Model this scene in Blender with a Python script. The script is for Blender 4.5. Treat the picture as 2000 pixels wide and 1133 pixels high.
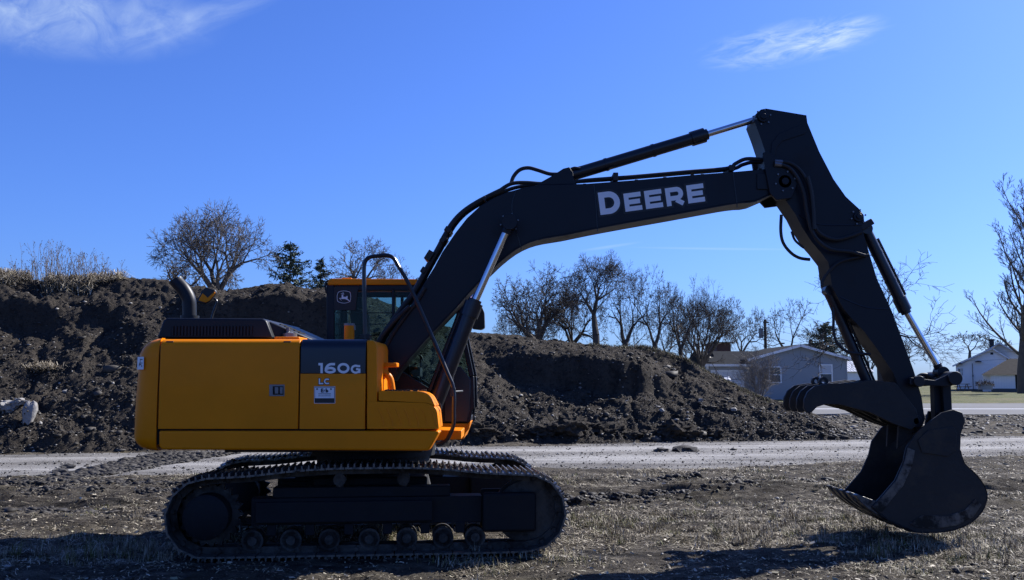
import bpy, math, random
import numpy as np
from mathutils import Vector, Matrix

for o in list(bpy.data.objects):
    bpy.data.objects.remove(o, do_unlink=True)
SC = bpy.context.scene
COL = SC.collection
R = math.radians

# ------------------------------------------------------------------ camera
FPX = 1911.0                      # focal length in pixels of the 2000 px photograph
CAMH = 1.757
PITCH = math.atan((742 - 566.5) / FPX)
cam = bpy.data.cameras.new('camera')
cam.sensor_width = 36.0
cam.lens = FPX / 2000 * 36
cam.clip_start = 0.1
cam.clip_end = 20000
camo = bpy.data.objects.new('camera', cam)
COL.objects.link(camo)
camo.location = (0, 0, CAMH)
camo.rotation_euler = (math.pi / 2 + PITCH, 0, 0)
SC.camera = camo

# ------------------------------------------------------------------ sun, sky, exposure
SUND = Vector((1.0, 0.72, 0.98)).normalized()
SUN_EL = math.asin(SUND.z)
SUN_AZ = math.atan2(SUND.x, SUND.y)      # from +Y towards +X
sl = bpy.data.lights.new('sun', 'SUN')
sl.energy = 5.0
sl.angle = R(0.53)
sl.color = (1.0, 0.97, 0.935)
so = bpy.data.objects.new('sun', sl)
COL.objects.link(so)
so.rotation_euler = SUND.to_track_quat('Z', 'Y').to_euler()

wd = bpy.data.worlds.new('World')
SC.world = wd
wd.use_nodes = True
wn = wd.node_tree
wn.nodes.clear()
def wnode(t, **k):
    n = wn.nodes.new(t)
    for a, b in k.items():
        setattr(n, a, b)
    return n
wo = wnode('ShaderNodeOutputWorld')
bg = wnode('ShaderNodeBackground')
sky = wnode('ShaderNodeTexSky')
sky.sky_type = 'NISHITA'
sky.sun_disc = False
sky.sun_elevation = SUN_EL
sky.sun_rotation = SUN_AZ
sky.altitude = 200
sky.air_density = 1.0
sky.dust_density = 1.1
sky.ozone_density = 3.0
bg.inputs['Strength'].default_value = 0.0535
def wmath(op, a, b=None, c=None):
    n = wn.nodes.new('ShaderNodeMath'); n.operation = op
    for i, v in enumerate((a, b, c)):
        if v is None: continue
        if isinstance(v, (int, float)): n.inputs[i].default_value = v
        else: wn.links.new(v, n.inputs[i])
    return n.outputs[0]
tint = wnode('ShaderNodeMix', data_type='RGBA', blend_type='MULTIPLY')
tint.inputs['Factor'].default_value = 1
tint.inputs['B'].default_value = (0.545, 0.862, 1.74, 1)     # the camera's cool white balance
wn.links.new(sky.outputs[0], tint.inputs['A'])
# thin cirrus wisps, laid out on the sky sphere by azimuth and elevation
geo = wnode('ShaderNodeTexCoord')
sep = wnode('ShaderNodeSeparateXYZ')
wn.links.new(geo.outputs['Generated'], sep.inputs[0])
az = wmath('ARCTAN2', sep.outputs[0], sep.outputs[1])
el = wmath('ARCSINE', sep.outputs[2])
def azel(px, py):
    v = camo.rotation_euler.to_matrix() @ Vector(((px - 1000) / FPX, (566.5 - py) / FPX, -1)).normalized()
    return math.atan2(v.x, v.y), math.asin(v.z)
def wisp(px, py, w, h, rot, seed, sx, sy, amt, lo=0.42, hi=0.75):
    a0, e0 = azel(px, py)
    da = wmath('SUBTRACT', az, a0); de = wmath('SUBTRACT', el, e0)
    c, s = math.cos(rot), math.sin(rot)
    u = wmath('ADD', wmath('MULTIPLY', da, c), wmath('MULTIPLY', de, s))
    v = wmath('SUBTRACT', wmath('MULTIPLY', de, c), wmath('MULTIPLY', da, s))
    uu = wmath('DIVIDE', u, w / FPX); vv = wmath('DIVIDE', v, h / FPX)
    r2 = wmath('ADD', wmath('MULTIPLY', uu, uu), wmath('MULTIPLY', vv, vv))
    mask = wmath('POWER', wmath('MAXIMUM', wmath('SUBTRACT', 1.0, r2), 0.0), 1.5)
    cb = wnode('ShaderNodeCombineXYZ')
    wn.links.new(wmath('MULTIPLY', u, sx), cb.inputs[0]); wn.links.new(wmath('MULTIPLY', v, sy), cb.inputs[1])
    cb.inputs[2].default_value = seed
    nz = wnode('ShaderNodeTexNoise'); nz.inputs['Scale'].default_value = 1; nz.inputs['Detail'].default_value = 9
    nz.inputs['Roughness'].default_value = 0.62; nz.inputs['Distortion'].default_value = 0.8
    wn.links.new(cb.outputs[0], nz.inputs['Vector'])
    mr = wnode('ShaderNodeMapRange'); mr.inputs[1].default_value = lo; mr.inputs[2].default_value = hi
    wn.links.new(nz.outputs['Fac'], mr.inputs[0])
    return wmath('MULTIPLY', wmath('MULTIPLY', mr.outputs[0], mask), amt)
w1 = wisp(90, 15, 330, 95, 0.03, 3.1, 26, 34, 0.55, 0.28, 0.72)
w1b = wisp(390, 35, 240, 32, 0.42, 8.4, 14, 60, 0.25, 0.3, 0.7)
w2 = wisp(1545, 84, 200, 46, 0.08, 5.7, 24, 80, 0.75, 0.42, 0.72)
w2b = wisp(1635, 70, 100, 26, 0.17, 1.7, 22, 120, 0.8, 0.40, 0.70)
w3 = wisp(1400, 486, 190, 3, -0.04, 2.2, 10, 10, 0.16, 0.0, 0.5)
w4 = wisp(1190, 482, 70, 4, 0.13, 2.9, 10, 10, 0.16, 0.0, 0.5)
tot = w1
for w in (w1b, w2, w2b, w3, w4): tot = wmath('ADD', tot, w)
tot = wmath('MINIMUM', tot, 0.85)
cm = wnode('ShaderNodeMix', data_type='RGBA')
wn.links.new(tot, cm.inputs['Factor']); wn.links.new(tint.outputs['Result'], cm.inputs['A'])
cm.inputs['B'].default_value = (7.0, 8.6, 10.5, 1)
wn.links.new(cm.outputs['Result'], bg.inputs['Color'])
wn.links.new(bg.outputs[0], wo.inputs[0])

SC.render.engine = 'CYCLES'
SC.view_settings.view_transform = 'Standard'
SC.view_settings.look = 'None'
SC.view_settings.exposure = 0.95
SC.view_settings.gamma = 1.0
SC.render.resolution_x = 1024
SC.render.resolution_y = 580

# ------------------------------------------------------------------ helpers
def at(px, py, Y):
    """world point on the plane y = Y that the photograph shows at (px, py)"""
    u = (px - 1000) / FPX; v = (566.5 - py) / FPX
    cp, sp = math.cos(PITCH), math.sin(PITCH)
    d = Vector((u, cp - v * sp, sp + v * cp))
    k = Y / d.y
    return Vector((d.x * k, Y, CAMH + d.z * k))

def fade(t): return t * t * t * (t * (t * 6 - 15) + 10)
def _h(ix, iy, s):
    n = (ix.astype(np.int64) * 374761393 + iy.astype(np.int64) * 668265263 + s * 974634777) & 0x7fffffff
    n = ((n ^ (n >> 13)) * 1274126177) & 0x7fffffff
    n = (n ^ (n >> 16)) & 0xffff
    return n / 65535.0
def vnoise(x, y, s=0):
    x = np.asarray(x, float); y = np.asarray(y, float)
    ix = np.floor(x); iy = np.floor(y); fx = fade(x - ix); fy = fade(y - iy)
    a = _h(ix, iy, s); b = _h(ix + 1, iy, s); c = _h(ix, iy + 1, s); d = _h(ix + 1, iy + 1, s)
    return (a + (b - a) * fx) * (1 - fy) + (c + (d - c) * fx) * fy - 0.5
def fbm(x, y, s=0, octv=4, g=0.5, l=2.07):
    t = 0; a = 1.0
    for i in range(octv):
        t = t + a * vnoise(x * l ** i + 17.3 * i, y * l ** i - 9.1 * i, s + i); a *= g
    return t
def sstep(a, b, x):
    t = np.clip((np.asarray(x, float) - a) / (b - a), 0, 1); return t * t * (3 - 2 * t)

NX = [-60, -9.3, 3.1, 11.3, 60]; NY = [13.0, 17.75, 19.75, 22.6, 43]
FX = [-60, -12.3, -0.7, 4.4, 15.4, 60]; FY = [10.7 + 3.5, 23.4, 26.5, 27.9, 31, 44.5]
def road_near(x): return np.interp(x, NX, NY)
def road_far(x): return np.interp(x, FX, FY)
def rise(y): return np.interp(y, [50, 62, 75, 100, 115, 300, 6000], [0, .23, .5, .45, .55, 1.2, 1.5])
def gh(x, y):
    x = np.asarray(x, float); y = np.asarray(y, float)
    base = rise(y)
    rough = fbm(x * .55, y * .9, 3, 3) * .10 + fbm(x * 3.1, y * 3.4, 9, 4) * .045 + fbm(x * 14, y * 14, 19, 2) * .012
    near = road_near(x); far = road_far(x)
    inroad = sstep(-.35, .5, y - near) * sstep(-.35, .5, far - y)
    rut2 = np.exp(-((y - (14.3 + .55 * (x - .3))) / .28) ** 2) * sstep(-.2, .8, x) * (1 - sstep(3.6, 4.4, x)) + np.exp(-((y - (17.2 + .25 * (x - 2))) / .26) ** 2) * sstep(1.6, 2.6, x) * (1 - sstep(6, 7, x))
    rutty = rut2 * (fbm(x * 2.5, y * 3, 35, 3) * .20 - .03) + np.exp(-((y - (15.3 + .06 * x)) / 1.7) ** 2) * (fbm(x * .7, y * 4.2, 33, 3) * .16)
    hump = np.exp(-((x + 5.15) / .9) ** 2 - ((y - 12.15) / .35) ** 2) * .11 + np.exp(-((x + 6.5) / .8) ** 2 - ((y - 12.9) / .4) ** 2) * .12
    pad = np.exp(-((x - 4.6) / 1.3) ** 2 - ((y - 11.1) / 1.0) ** 2)
    trk = np.exp(-((x + 1.4) / 2.6) ** 4 - ((y - 10.9) / 1.5) ** 4)
    z = rough + rutty + hump
    z = z * (1 - trk) + trk * (z * .25 + .03)
    z = z * (1 - pad) + pad * (z * .4 + .02)
    fade_far = 1 - sstep(40, 48, y) * .9
    return base + z * fade_far * (1 - inroad) - .035 * inroad

def link(o):
    COL.objects.link(o); return o
def tag(o, label=None, cat=None, group=None, kind=None):
    if label: o['label'] = label
    if cat: o['category'] = cat
    if group: o['group'] = group
    if kind: o['kind'] = kind
    return o
def root(name, loc, label, cat, group=None, rz=0):
    o = bpy.data.objects.new(name, None); o.empty_display_size = .2
    o.location = loc; o.rotation_euler = (0, 0, rz)
    link(o); return tag(o, label, cat, group)
def wmat(o):
    """world matrix from the chain, without waiting for the depsgraph"""
    m = o.matrix_basis.copy()
    if o.parent: return wmat(o.parent) @ o.matrix_parent_inverse @ m
    return m
def copy_tree(o, parent=None):
    c = o.copy(); COL.objects.link(c)
    if parent:
        c.parent = parent; c.matrix_parent_inverse = o.matrix_parent_inverse.copy()
    for ch in [q for q in bpy.data.objects if q.parent == o]:
        copy_tree(ch, c)
    return c

class MB:
    def __init__(s): s.v = []; s.f = []
    def add(s, vs, fs):
        n = len(s.v); s.v.extend([tuple(q) for q in vs]); s.f.extend([tuple(i + n for i in q) for q in fs]); return s
    def box(s, c, size, M=None):
        x, y, z = [q / 2 for q in size]
        vs = [Vector((a * x, b * y, d * z)) for a in (-1, 1) for b in (-1, 1) for d in (-1, 1)]
        vs = [(M @ q if M else q) + Vector(c) for q in vs]
        return s.add(vs, [(0, 1, 3, 2), (4, 6, 7, 5), (0, 4, 5, 1), (2, 3, 7, 6), (0, 2, 6, 4), (1, 5, 7, 3)])
    def bb(s, x0, x1, y0, y1, z0, z1):
        return s.box(((x0 + x1) / 2, (y0 + y1) / 2, (z0 + z1) / 2), (abs(x1 - x0), abs(y1 - y0), abs(z1 - z0)))
    def prism(s, pts, y0, y1):
        """outline in (x, z), extruded along y"""
        n = len(pts)
        area = sum(pts[i][0] * pts[(i + 1) % n][1] - pts[(i + 1) % n][0] * pts[i][1] for i in range(n))
        if area < 0: pts = pts[::-1]
        if y0 > y1: y0, y1 = y1, y0
        vs = [(p[0], y0, p[1]) for p in pts] + [(p[0], y1, p[1]) for p in pts]
        fs = [tuple(range(n)), tuple(range(2 * n - 1, n - 1, -1))]
        fs += [(i, i + n, (i + 1) % n + n, (i + 1) % n) for i in range(n)]
        return s.add(vs, fs)
    def pprism(s, pts, Y, y0, y1):
        """outline traced in photograph pixels on the plane y = Y, given its real depth"""
        q = [at(a, b, Y) for a, b in pts]
        return s.prism([(p.x, p.z) for p in q], y0, y1)
    def cyl(s, a, b, r, r2=None, n=16, cap=True):
        a = Vector(a); b = Vector(b); r2 = r if r2 is None else r2
        d = (b - a).normalized()
        u = d.orthogonal().normalized(); w = d.cross(u)
        vs = []
        for p, q in ((a, r), (b, r2)):
            for i in range(n):
                t = 2 * math.pi * i / n
                vs.append(p + (u * math.cos(t) + w * math.sin(t)) * q)
        fs = [(i, (i + 1) % n, (i + 1) % n + n, i + n) for i in range(n)]
        if cap: fs += [tuple(range(n - 1, -1, -1)), tuple(range(n, 2 * n))]
        return s.add(vs, fs)
    def tube(s, pts, r, n=8, cap=True, radii=None):
        pts = [Vector(p) for p in pts]; m = len(pts)
        d0 = (pts[1] - pts[0]).normalized(); u = d0.orthogonal().normalized()
        base = len(s.v); vs = []
        for i, p in enumerate(pts):
            d = (pts[min(i + 1, m - 1)] - pts[max(i - 1, 0)]).normalized()
            u = (u - d * u.dot(d)).normalized(); w = d.cross(u)
            rr = radii[i] if radii else r
            for k in range(n):
                t = 2 * math.pi * k / n
                vs.append(p + (u * math.cos(t) + w * math.sin(t)) * rr)
        fs = []
        for i in range(m - 1):
            for k in range(n):
                a = i * n + k; b = i * n + (k + 1) % n
                fs.append((a, b, b + n, a + n))
        if cap: fs += [tuple(range(n - 1, -1, -1)), tuple(range((m - 1) * n, m * n))]
        return s.add(vs, fs)
    def build(s, name, mat, parent=None, local=False, smooth=35, bevel=0, seg=2):
        me = bpy.data.meshes.new(name)
        me.from_pydata(s.v, [], s.f); me.update()
        if smooth:
            me.shade_smooth(); me.set_sharp_from_angle(angle=R(smooth))
        o = bpy.data.objects.new(name, me)
        if isinstance(mat, str): mat = M[mat]
        me.materials.append(mat)
        link(o)
        if parent:
            o.parent = parent
            if not local: o.matrix_parent_inverse = wmat(parent).inverted()
        if bevel:
            b = o.modifiers.new('edge', 'BEVEL'); b.width = bevel; b.segments = seg; b.limit_method = 'ANGLE'; b.angle_limit = R(40)
            b.harden_normals = False
        return o

def smooth_path(pts, n=8, closed=False):
    pts = [Vector(p) for p in pts]; m = len(pts); out = []
    rng = range(m if closed else m - 1)
    for i in rng:
        if closed: p0, p1, p2, p3 = pts[i - 1], pts[i], pts[(i + 1) % m], pts[(i + 2) % m]
        else: p0, p1, p2, p3 = pts[max(i - 1, 0)], pts[i], pts[i + 1], pts[min(i + 2, m - 1)]
        for k in range(n):
            t = k / n
            out.append(.5 * ((2 * p1) + (p2 - p0) * t + (2 * p0 - 5 * p1 + 4 * p2 - p3) * t * t + (3 * p1 - p0 - 3 * p2 + p3) * t ** 3))
    if not closed: out.append(pts[-1])
    return out
def rounded(pts, r, n=5):
    """polygon (2D) with rounded corners; r may be a list"""
    out = []; m = len(pts)
    for i in range(m):
        rr = r[i] if isinstance(r, (list, tuple)) else r
        p = Vector(pts[i]); a = Vector(pts[i - 1]) - p; b = Vector(pts[(i + 1) % m]) - p
        k = min(rr, a.length * .48, b.length * .48)
        if k <= 0: out.append(tuple(p)); continue
        p0 = p + a.normalized() * k; p1 = p + b.normalized() * k
        for j in range(n + 1):
            t = j / n
            out.append(tuple(p0 * (1 - t) ** 2 + p * 2 * t * (1 - t) + p1 * t * t))
    return out
def np_mesh(name, V, F, mat, kind=None, smooth=True, attr=None):
    me = bpy.data.meshes.new(name)
    V = np.asarray(V, np.float32); F = np.asarray(F, np.int32); k = F.shape[1]
    me.vertices.add(len(V)); me.vertices.foreach_set('co', V.ravel())
    me.loops.add(F.size); me.loops.foreach_set('vertex_index', F.ravel())
    me.polygons.add(len(F)); me.polygons.foreach_set('loop_start', np.arange(len(F), dtype=np.int32) * k)
    me.update(calc_edges=True); me.validate()
    if attr is not None:
        a = me.attributes.new('tone', 'FLOAT', 'POINT'); a.data.foreach_set('value', np.asarray(attr, np.float32))
    if smooth: me.shade_smooth()
    me.materials.append(M[mat] if isinstance(mat, str) else mat)
    o = bpy.data.objects.new(name, me); link(o)
    if kind: o['kind'] = kind
    return o
def grid_faces(nr, nc):
    i = np.arange(nr - 1)[:, None] * nc + np.arange(nc - 1)[None, :]
    i = i.ravel()
    return np.stack([i, i + 1, i + nc + 1, i + nc], 1)

# ------------------------------------------------------------------ materials
M = {}
def mat(name, col, rough=.5, metal=0, coat=0, var=0, vscale=3, bump=0, bscale=30, dirt=None, dscale=2.0, dlo=.5, dhi=.7, spec=.5, stretch=(1, 1, 1)):
    m = bpy.data.materials.new(name); m.use_nodes = True; t = m.node_tree; N = t.nodes; L = t.links
    b = N['Principled BSDF']
    b.inputs['Base Color'].default_value = (*col, 1); b.inputs['Roughness'].default_value = rough
    b.inputs['Metallic'].default_value = metal; b.inputs['Coat Weight'].default_value = coat
    b.inputs['Coat Roughness'].default_value = .12
    b.inputs['Specular IOR Level'].default_value = spec
    tc = N.new('ShaderNodeTexCoord'); mp = N.new('ShaderNodeMapping'); L.new(tc.outputs['Object'], mp.inputs[0]); mp.inputs['Scale'].default_value = stretch
    cur = None
    if var:
        nz = N.new('ShaderNodeTexNoise'); nz.inputs['Scale'].default_value = vscale; nz.inputs['Detail'].default_value = 8; nz.inputs['Roughness'].default_value = .65
        L.new(mp.outputs[0], nz.inputs['Vector'])
        mr = N.new('ShaderNodeMapRange'); mr.inputs[1].default_value = .25; mr.inputs[2].default_value = .75; mr.inputs[3].default_value = 1 - var; mr.inputs[4].default_value = 1 + var
        L.new(nz.outputs['Fac'], mr.inputs[0])
        mx = N.new('ShaderNodeVectorMath'); mx.operation = 'SCALE'; mx.inputs[0].default_value = col; L.new(mr.outputs[0], mx.inputs['Scale'])
        cur = mx.outputs[0]
    if dirt:
        nz = N.new('ShaderNodeTexNoise'); nz.inputs['Scale'].default_value = dscale; nz.inputs['Detail'].default_value = 10; nz.inputs['Roughness'].default_value = .7
        L.new(mp.outputs[0], nz.inputs['Vector'])
        mr = N.new('ShaderNodeMapRange'); mr.inputs[1].default_value = dlo; mr.inputs[2].default_value = dhi
        L.new(nz.outputs['Fac'], mr.inputs[0])
        mx = N.new('ShaderNodeMix'); mx.data_type = 'RGBA'; L.new(mr.outputs[0], mx.inputs['Factor'])
        if cur: L.new(cur, mx.inputs['A'])
        else: mx.inputs['A'].default_value = (*col, 1)
        mx.inputs['B'].default_value = (*dirt, 1); cur = mx.outputs['Result']
        r2 = N.new('ShaderNodeMapRange'); r2.inputs[3].default_value = rough; r2.inputs[4].default_value = .85; L.new(mr.outputs[0], r2.inputs[0]); L.new(r2.outputs[0], b.inputs['Roughness'])
    if cur: L.new(cur, b.inputs['Base Color'])
    if bump:
        nz = N.new('ShaderNodeTexNoise'); nz.inputs['Scale'].default_value = bscale; nz.inputs['Detail'].default_value = 6
        L.new(mp.outputs[0], nz.inputs['Vector'])
        bp = N.new('ShaderNodeBump'); bp.inputs['Strength'].default_value = 1; bp.inputs['Distance'].default_value = bump
        L.new(nz.outputs['Fac'], bp.inputs['Height']); L.new(bp.outputs[0], b.inputs['Normal'])
    M[name] = m; return m
mat('yellow', (.74, .210, .0005), .40, coat=.0, spec=.16, var=.10, vscale=1.3, dirt=(.44, .19, .02), dscale=1.6, dlo=.60, dhi=.98)
mat('navy', (.0045, .0062, .011), .45, coat=.0, spec=.3, var=.12, vscale=2, dirt=(.016, .015, .014), dscale=2.3, dlo=.56, dhi=.9)
mat('navy_gloss', (.0055, .008, .015), .32, coat=.0, var=.1)
mat('black', (.005, .005, .006), .55, var=.2)
mat('rubber', (.006, .006, .007), .6, var=.25, vscale=8)
mat('gap', (.004, .004, .004), .9)
mat('chrome', (.66, .67, .70), .14, metal=1)
mat('steel', (.055, .050, .045), .5, metal=.5, var=.4, vscale=5, dirt=(.026, .021, .017), dscale=4, dlo=.42, dhi=.6, bump=.004, bscale=25)
mat('bucket_steel', (.010, .010, .011), .55, metal=.0, var=.4, vscale=3, spec=.4, dirt=(.045, .036, .026), dscale=2.6, dlo=.50, dhi=.68, bump=.004, bscale=18)
mat('worn_steel', (.10, .098, .095), .4, metal=.6, var=.4, vscale=8, dirt=(.03, .025, .02), dscale=6, dlo=.45, dhi=.6)
mat('grouser', (.15, .145, .138), .36, metal=.8, var=.3, vscale=7, dirt=(.05, .042, .034), dscale=6, dlo=.48, dhi=.62)
mat('frame_steel', (.004, .0045, .006), .7, var=.4, vscale=4, spec=.3, dirt=(.014, .012, .010), dscale=3.5, dlo=.5, dhi=.7, bump=.003)
mat('grey_metal', (.16, .16, .17), .4, metal=.6, var=.2)
mat('white_print', (.72, .73, .75), .5)
mat('white_label', (.72, .73, .76), .5, var=.08, vscale=20)
mat('black_print', (.008, .008, .009), .5)
mat('mud', (.045, .036, .027), .9, var=.5, vscale=20, bump=.01)
mat('seat_fabric', (.035, .035, .038), .9)
mat('concrete', (.22, .21, .195), .85, var=.18, vscale=6, dirt=(.12, .10, .08), dscale=5, dlo=.55, dhi=.65, bump=.02, bscale=14)
mat('pebble', (.42, .40, .37), .8, var=.35, vscale=9)
mat('clod', (.042, .038, .034), .95, var=.5, vscale=6, bump=.02, bscale=30)
mat('bark', (.050, .042, .035), .9, var=.35, vscale=2)
mat('bark_pale', (.085, .073, .062), .9, var=.3, vscale=2)
mat('bark_near', (.14, .125, .11), .9, var=.3, vscale=2)
mat('needles', (.018, .040, .022), .8, var=.4, vscale=1.5)
mat('siding', (.27, .29, .31), .6, var=.04, vscale=1)
mat('siding_white', (.86, .86, .85), .6, var=.04, vscale=1)
mat('trim_white', (.75, .76, .78), .5)
mat('shingle_brown', (.045, .042, .039), .95, spec=.08, var=.3, vscale=3)
mat('shingle', (.018, .020, .024), .95, spec=.05, var=.3, vscale=3)
mat('shingle_dark', (.05, .048, .05), .9, var=.3, vscale=3)
mat('brick', (.10, .05, .04), .9, var=.3, vscale=4)
mat('garage_white', (.62, .64, .68), .5, var=.03)
mat('window_glass', (.03, .04, .06), .05, metal=0, spec=1.0)
mat('curtain', (.50, .52, .55), .8)
mat('pole_wood', (.06, .045, .035), .9, var=.3)
mat('tin_roof', (.35, .36, .38), .4, metal=.2)
mat('car_white', (.80, .81, .83), .3, coat=.4)
mat('car_red', (.30, .012, .012), .3, coat=.4)
mat('foundation', (.10, .10, .10), .9)
mat('wood_old', (.10, .08, .06), .9, var=.3)
mat('mirror_face', (.75, .72, .62), .08, metal=1)

def glassmat(name, tintc, gl=.08):
    m = bpy.data.materials.new(name); m.use_nodes = True; t = m.node_tree; N = t.nodes; L = t.links
    N.remove(N['Principled BSDF']); out = N['Material Output']
    tr = N.new('ShaderNodeBsdfTransparent'); tr.inputs[0].default_value = (*tintc, 1)
    g = N.new('ShaderNodeBsdfGlossy'); g.inputs['Roughness'].default_value = .03; g.inputs['Color'].default_value = (.8, .95, 1, 1)
    fr = N.new('ShaderNodeFresnel'); fr.inputs[0].default_value = 1.5
    ad = N.new('ShaderNodeMath'); ad.operation = 'MULTIPLY'; ad.inputs[1].default_value = gl; L.new(fr.outputs[0], ad.inputs[0])
    mx = N.new('ShaderNodeMixShader'); L.new(ad.outputs[0], mx.inputs[0]); L.new(tr.outputs[0], mx.inputs[1]); L.new(g.outputs[0], mx.inputs[2])
    L.new(mx.outputs[0], out.inputs[0]); M[name] = m
glassmat('cab_glass', (.66, .76, .75), .22)

def groundmat(name, layers, bump=.02, bscale=20, rough=.95, tone=None):
    """layers: (colour, noise scale, lo, hi, stretch)"""
    m = bpy.data.materials.new(name); m.use_nodes = True; t = m.node_tree; N = t.nodes; L = t.links
    b = N['Principled BSDF']; b.inputs['Roughness'].default_value = rough; b.inputs['Specular IOR Level'].default_value = .15
    tc = N.new('ShaderNodeTexCoord')
    rgb = N.new('ShaderNodeRGB'); rgb.outputs[0].default_value = (*layers[0][0], 1); cur = rgb.outputs[0]
    for i, (c, sc, lo, hi, st) in enumerate(layers[1:]):
        mp = N.new('ShaderNodeMapping'); mp.inputs['Scale'].default_value = st; mp.inputs['Location'].default_value = (i * 7.3, i * 3.1, 0)
        L.new(tc.outputs['Object'], mp.inputs[0])
        nz = N.new('ShaderNodeTexNoise'); nz.inputs['Scale'].default_value = sc; nz.inputs['Detail'].default_value = 9; nz.inputs['Roughness'].default_value = .68
        L.new(mp.outputs[0], nz.inputs['Vector'])
        mr = N.new('ShaderNodeMapRange'); mr.inputs[1].default_value = lo; mr.inputs[2].default_value = hi; L.new(nz.outputs['Fac'], mr.inputs[0])
        mx = N.new('ShaderNodeMix'); mx.data_type = 'RGBA'; L.new(mr.outputs[0], mx.inputs['Factor']); L.new(cur, mx.inputs['A']); mx.inputs['B'].default_value = (*c, 1)
        cur = mx.outputs['Result']
    if tone:      # tyre wear along the road, stored on its vertices
        at_ = N.new('ShaderNodeAttribute'); at_.attribute_name = 'tone'
        mx = N.new('ShaderNodeMix'); mx.data_type = 'RGBA'; L.new(at_.outputs['Fac'], mx.inputs['Factor']); L.new(cur, mx.inputs['A']); mx.inputs['B'].default_value = (*tone, 1); cur = mx.outputs['Result']
    L.new(cur, b.inputs['Base Color'])
    prev = None
    for sc, d in ((bscale, bump), (bscale * 4.7, bump * .4)):
        nz = N.new('ShaderNodeTexNoise'); nz.inputs['Scale'].default_value = sc; nz.inputs['Detail'].default_value = 8; nz.inputs['Roughness'].default_value = .7
        L.new(tc.outputs['Object'], nz.inputs['Vector'])
        bp = N.new('ShaderNodeBump'); bp.inputs['Distance'].default_value = d; L.new(nz.outputs['Fac'], bp.inputs['Height'])
        if prev: L.new(prev, bp.inputs['Normal'])
        prev = bp.outputs[0]
    L.new(prev, b.inputs['Normal'])
    M[name] = m
one = (1, 1, 1)
groundmat('soil_ground', [((.060, .050, .038),), ((.145, .126, .096), 2.4, .47, .62, (1, 1.8, 1)), ((.017, .0145, .012), 1.0, .52, .62, (.5, 2.4, 1)), ((.24, .22, .185), 22, .60, .69, one), ((.016, .014, .012), 9, .54, .66, one), ((.085, .07, .04), .7, .54, .68, one)], .08, 12)
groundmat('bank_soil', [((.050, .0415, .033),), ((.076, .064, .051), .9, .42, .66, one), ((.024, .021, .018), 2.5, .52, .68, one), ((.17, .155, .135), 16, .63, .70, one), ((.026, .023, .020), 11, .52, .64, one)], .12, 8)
groundmat('gravel', [((.30, .29, .275),), ((.20, .19, .178), 1.1, .45, .60, (.05, 1.3, 1)), ((.40, .39, .375), 26, .54, .66, one), ((.14, .132, .12), 7, .60, .70, (.6, .6, 1))], .025, 26, tone=(.115, .108, .10))
groundmat('asphalt', [((.15, .15, .153),), ((.105, .105, .107), 1.2, .45, .65, (.1, 2, 1))], .003, 60)
groundmat('lawn', [((.085, .090, .032),), ((.135, .115, .060), .22, .46, .62, (.6, 1.2, 1)), ((.033, .040, .016), 1.8, .5, .66, one), ((.10, .10, .043), 9, .54, .68, one)], .04, 12)

def bladematerial(name, cols):
    m = bpy.data.materials.new(name); m.use_nodes = True; t = m.node_tree; N = t.nodes; L = t.links
    b = N['Principled BSDF']; b.inputs['Roughness'].default_value = .7; b.inputs['Specular IOR Level'].default_value = .25
    a = N.new('ShaderNodeAttribute'); a.attribute_name = 'tone'
    r = N.new('ShaderNodeValToRGB'); L.new(a.outputs['Fac'], r.inputs[0])
    while len(r.color_ramp.elements) < len(cols): r.color_ramp.elements.new(.5)
    for e, (p, c) in zip(r.color_ramp.elements, cols): e.position = p; e.color = (*c, 1)
    L.new(r.outputs[0], b.inputs['Base Color']); M[name] = m
bladematerial('dry_grass', [(0, (.045, .036, .024)), (.35, (.145, .118, .080)), (.7, (.31, .265, .19)), (.90, (.55, .49, .375)), (1.0, (.115, .115, .028))])
bladematerial('clods', [(0, (.018, .0155, .013)), (.6, (.042, .037, .031)), (.9, (.085, .077, .066)), (1.0, (.27, .255, .23))])

# ------------------------------------------------------------------ ground sheet
def axis(fine0, fine1, step, mid0, mid1, mstep, lim):
    a = list(np.arange(fine0, fine1, step)); b = []
    x = fine1
    while x < mid1: b.append(x); x += mstep
    s = mstep
    while x < lim: b.append(x); s *= 1.22; x += s
    b.append(lim); c = []
    x = fine0 - mstep
    while x > mid0: c.append(x); x -= mstep
    s = mstep
    while x > -lim: c.append(x); s *= 1.22; x -= s
    c.append(-lim)
    return np.array(c[::-1] + a + b)
gx = axis(-7.2, 8.6, .055, -16, 24, .16, 5000)
gy = axis(7.4, 17.5, .045, 1.0, 48, .13, 6000)
GX, GY = np.meshgrid(gx, gy)
GZ = gh(GX, GY)
ground = np_mesh('ground', np.stack([GX.ravel(), GY.ravel(), GZ.ravel()], 1), grid_faces(len(gy), len(gx)), 'soil_ground', 'structure')

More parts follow.
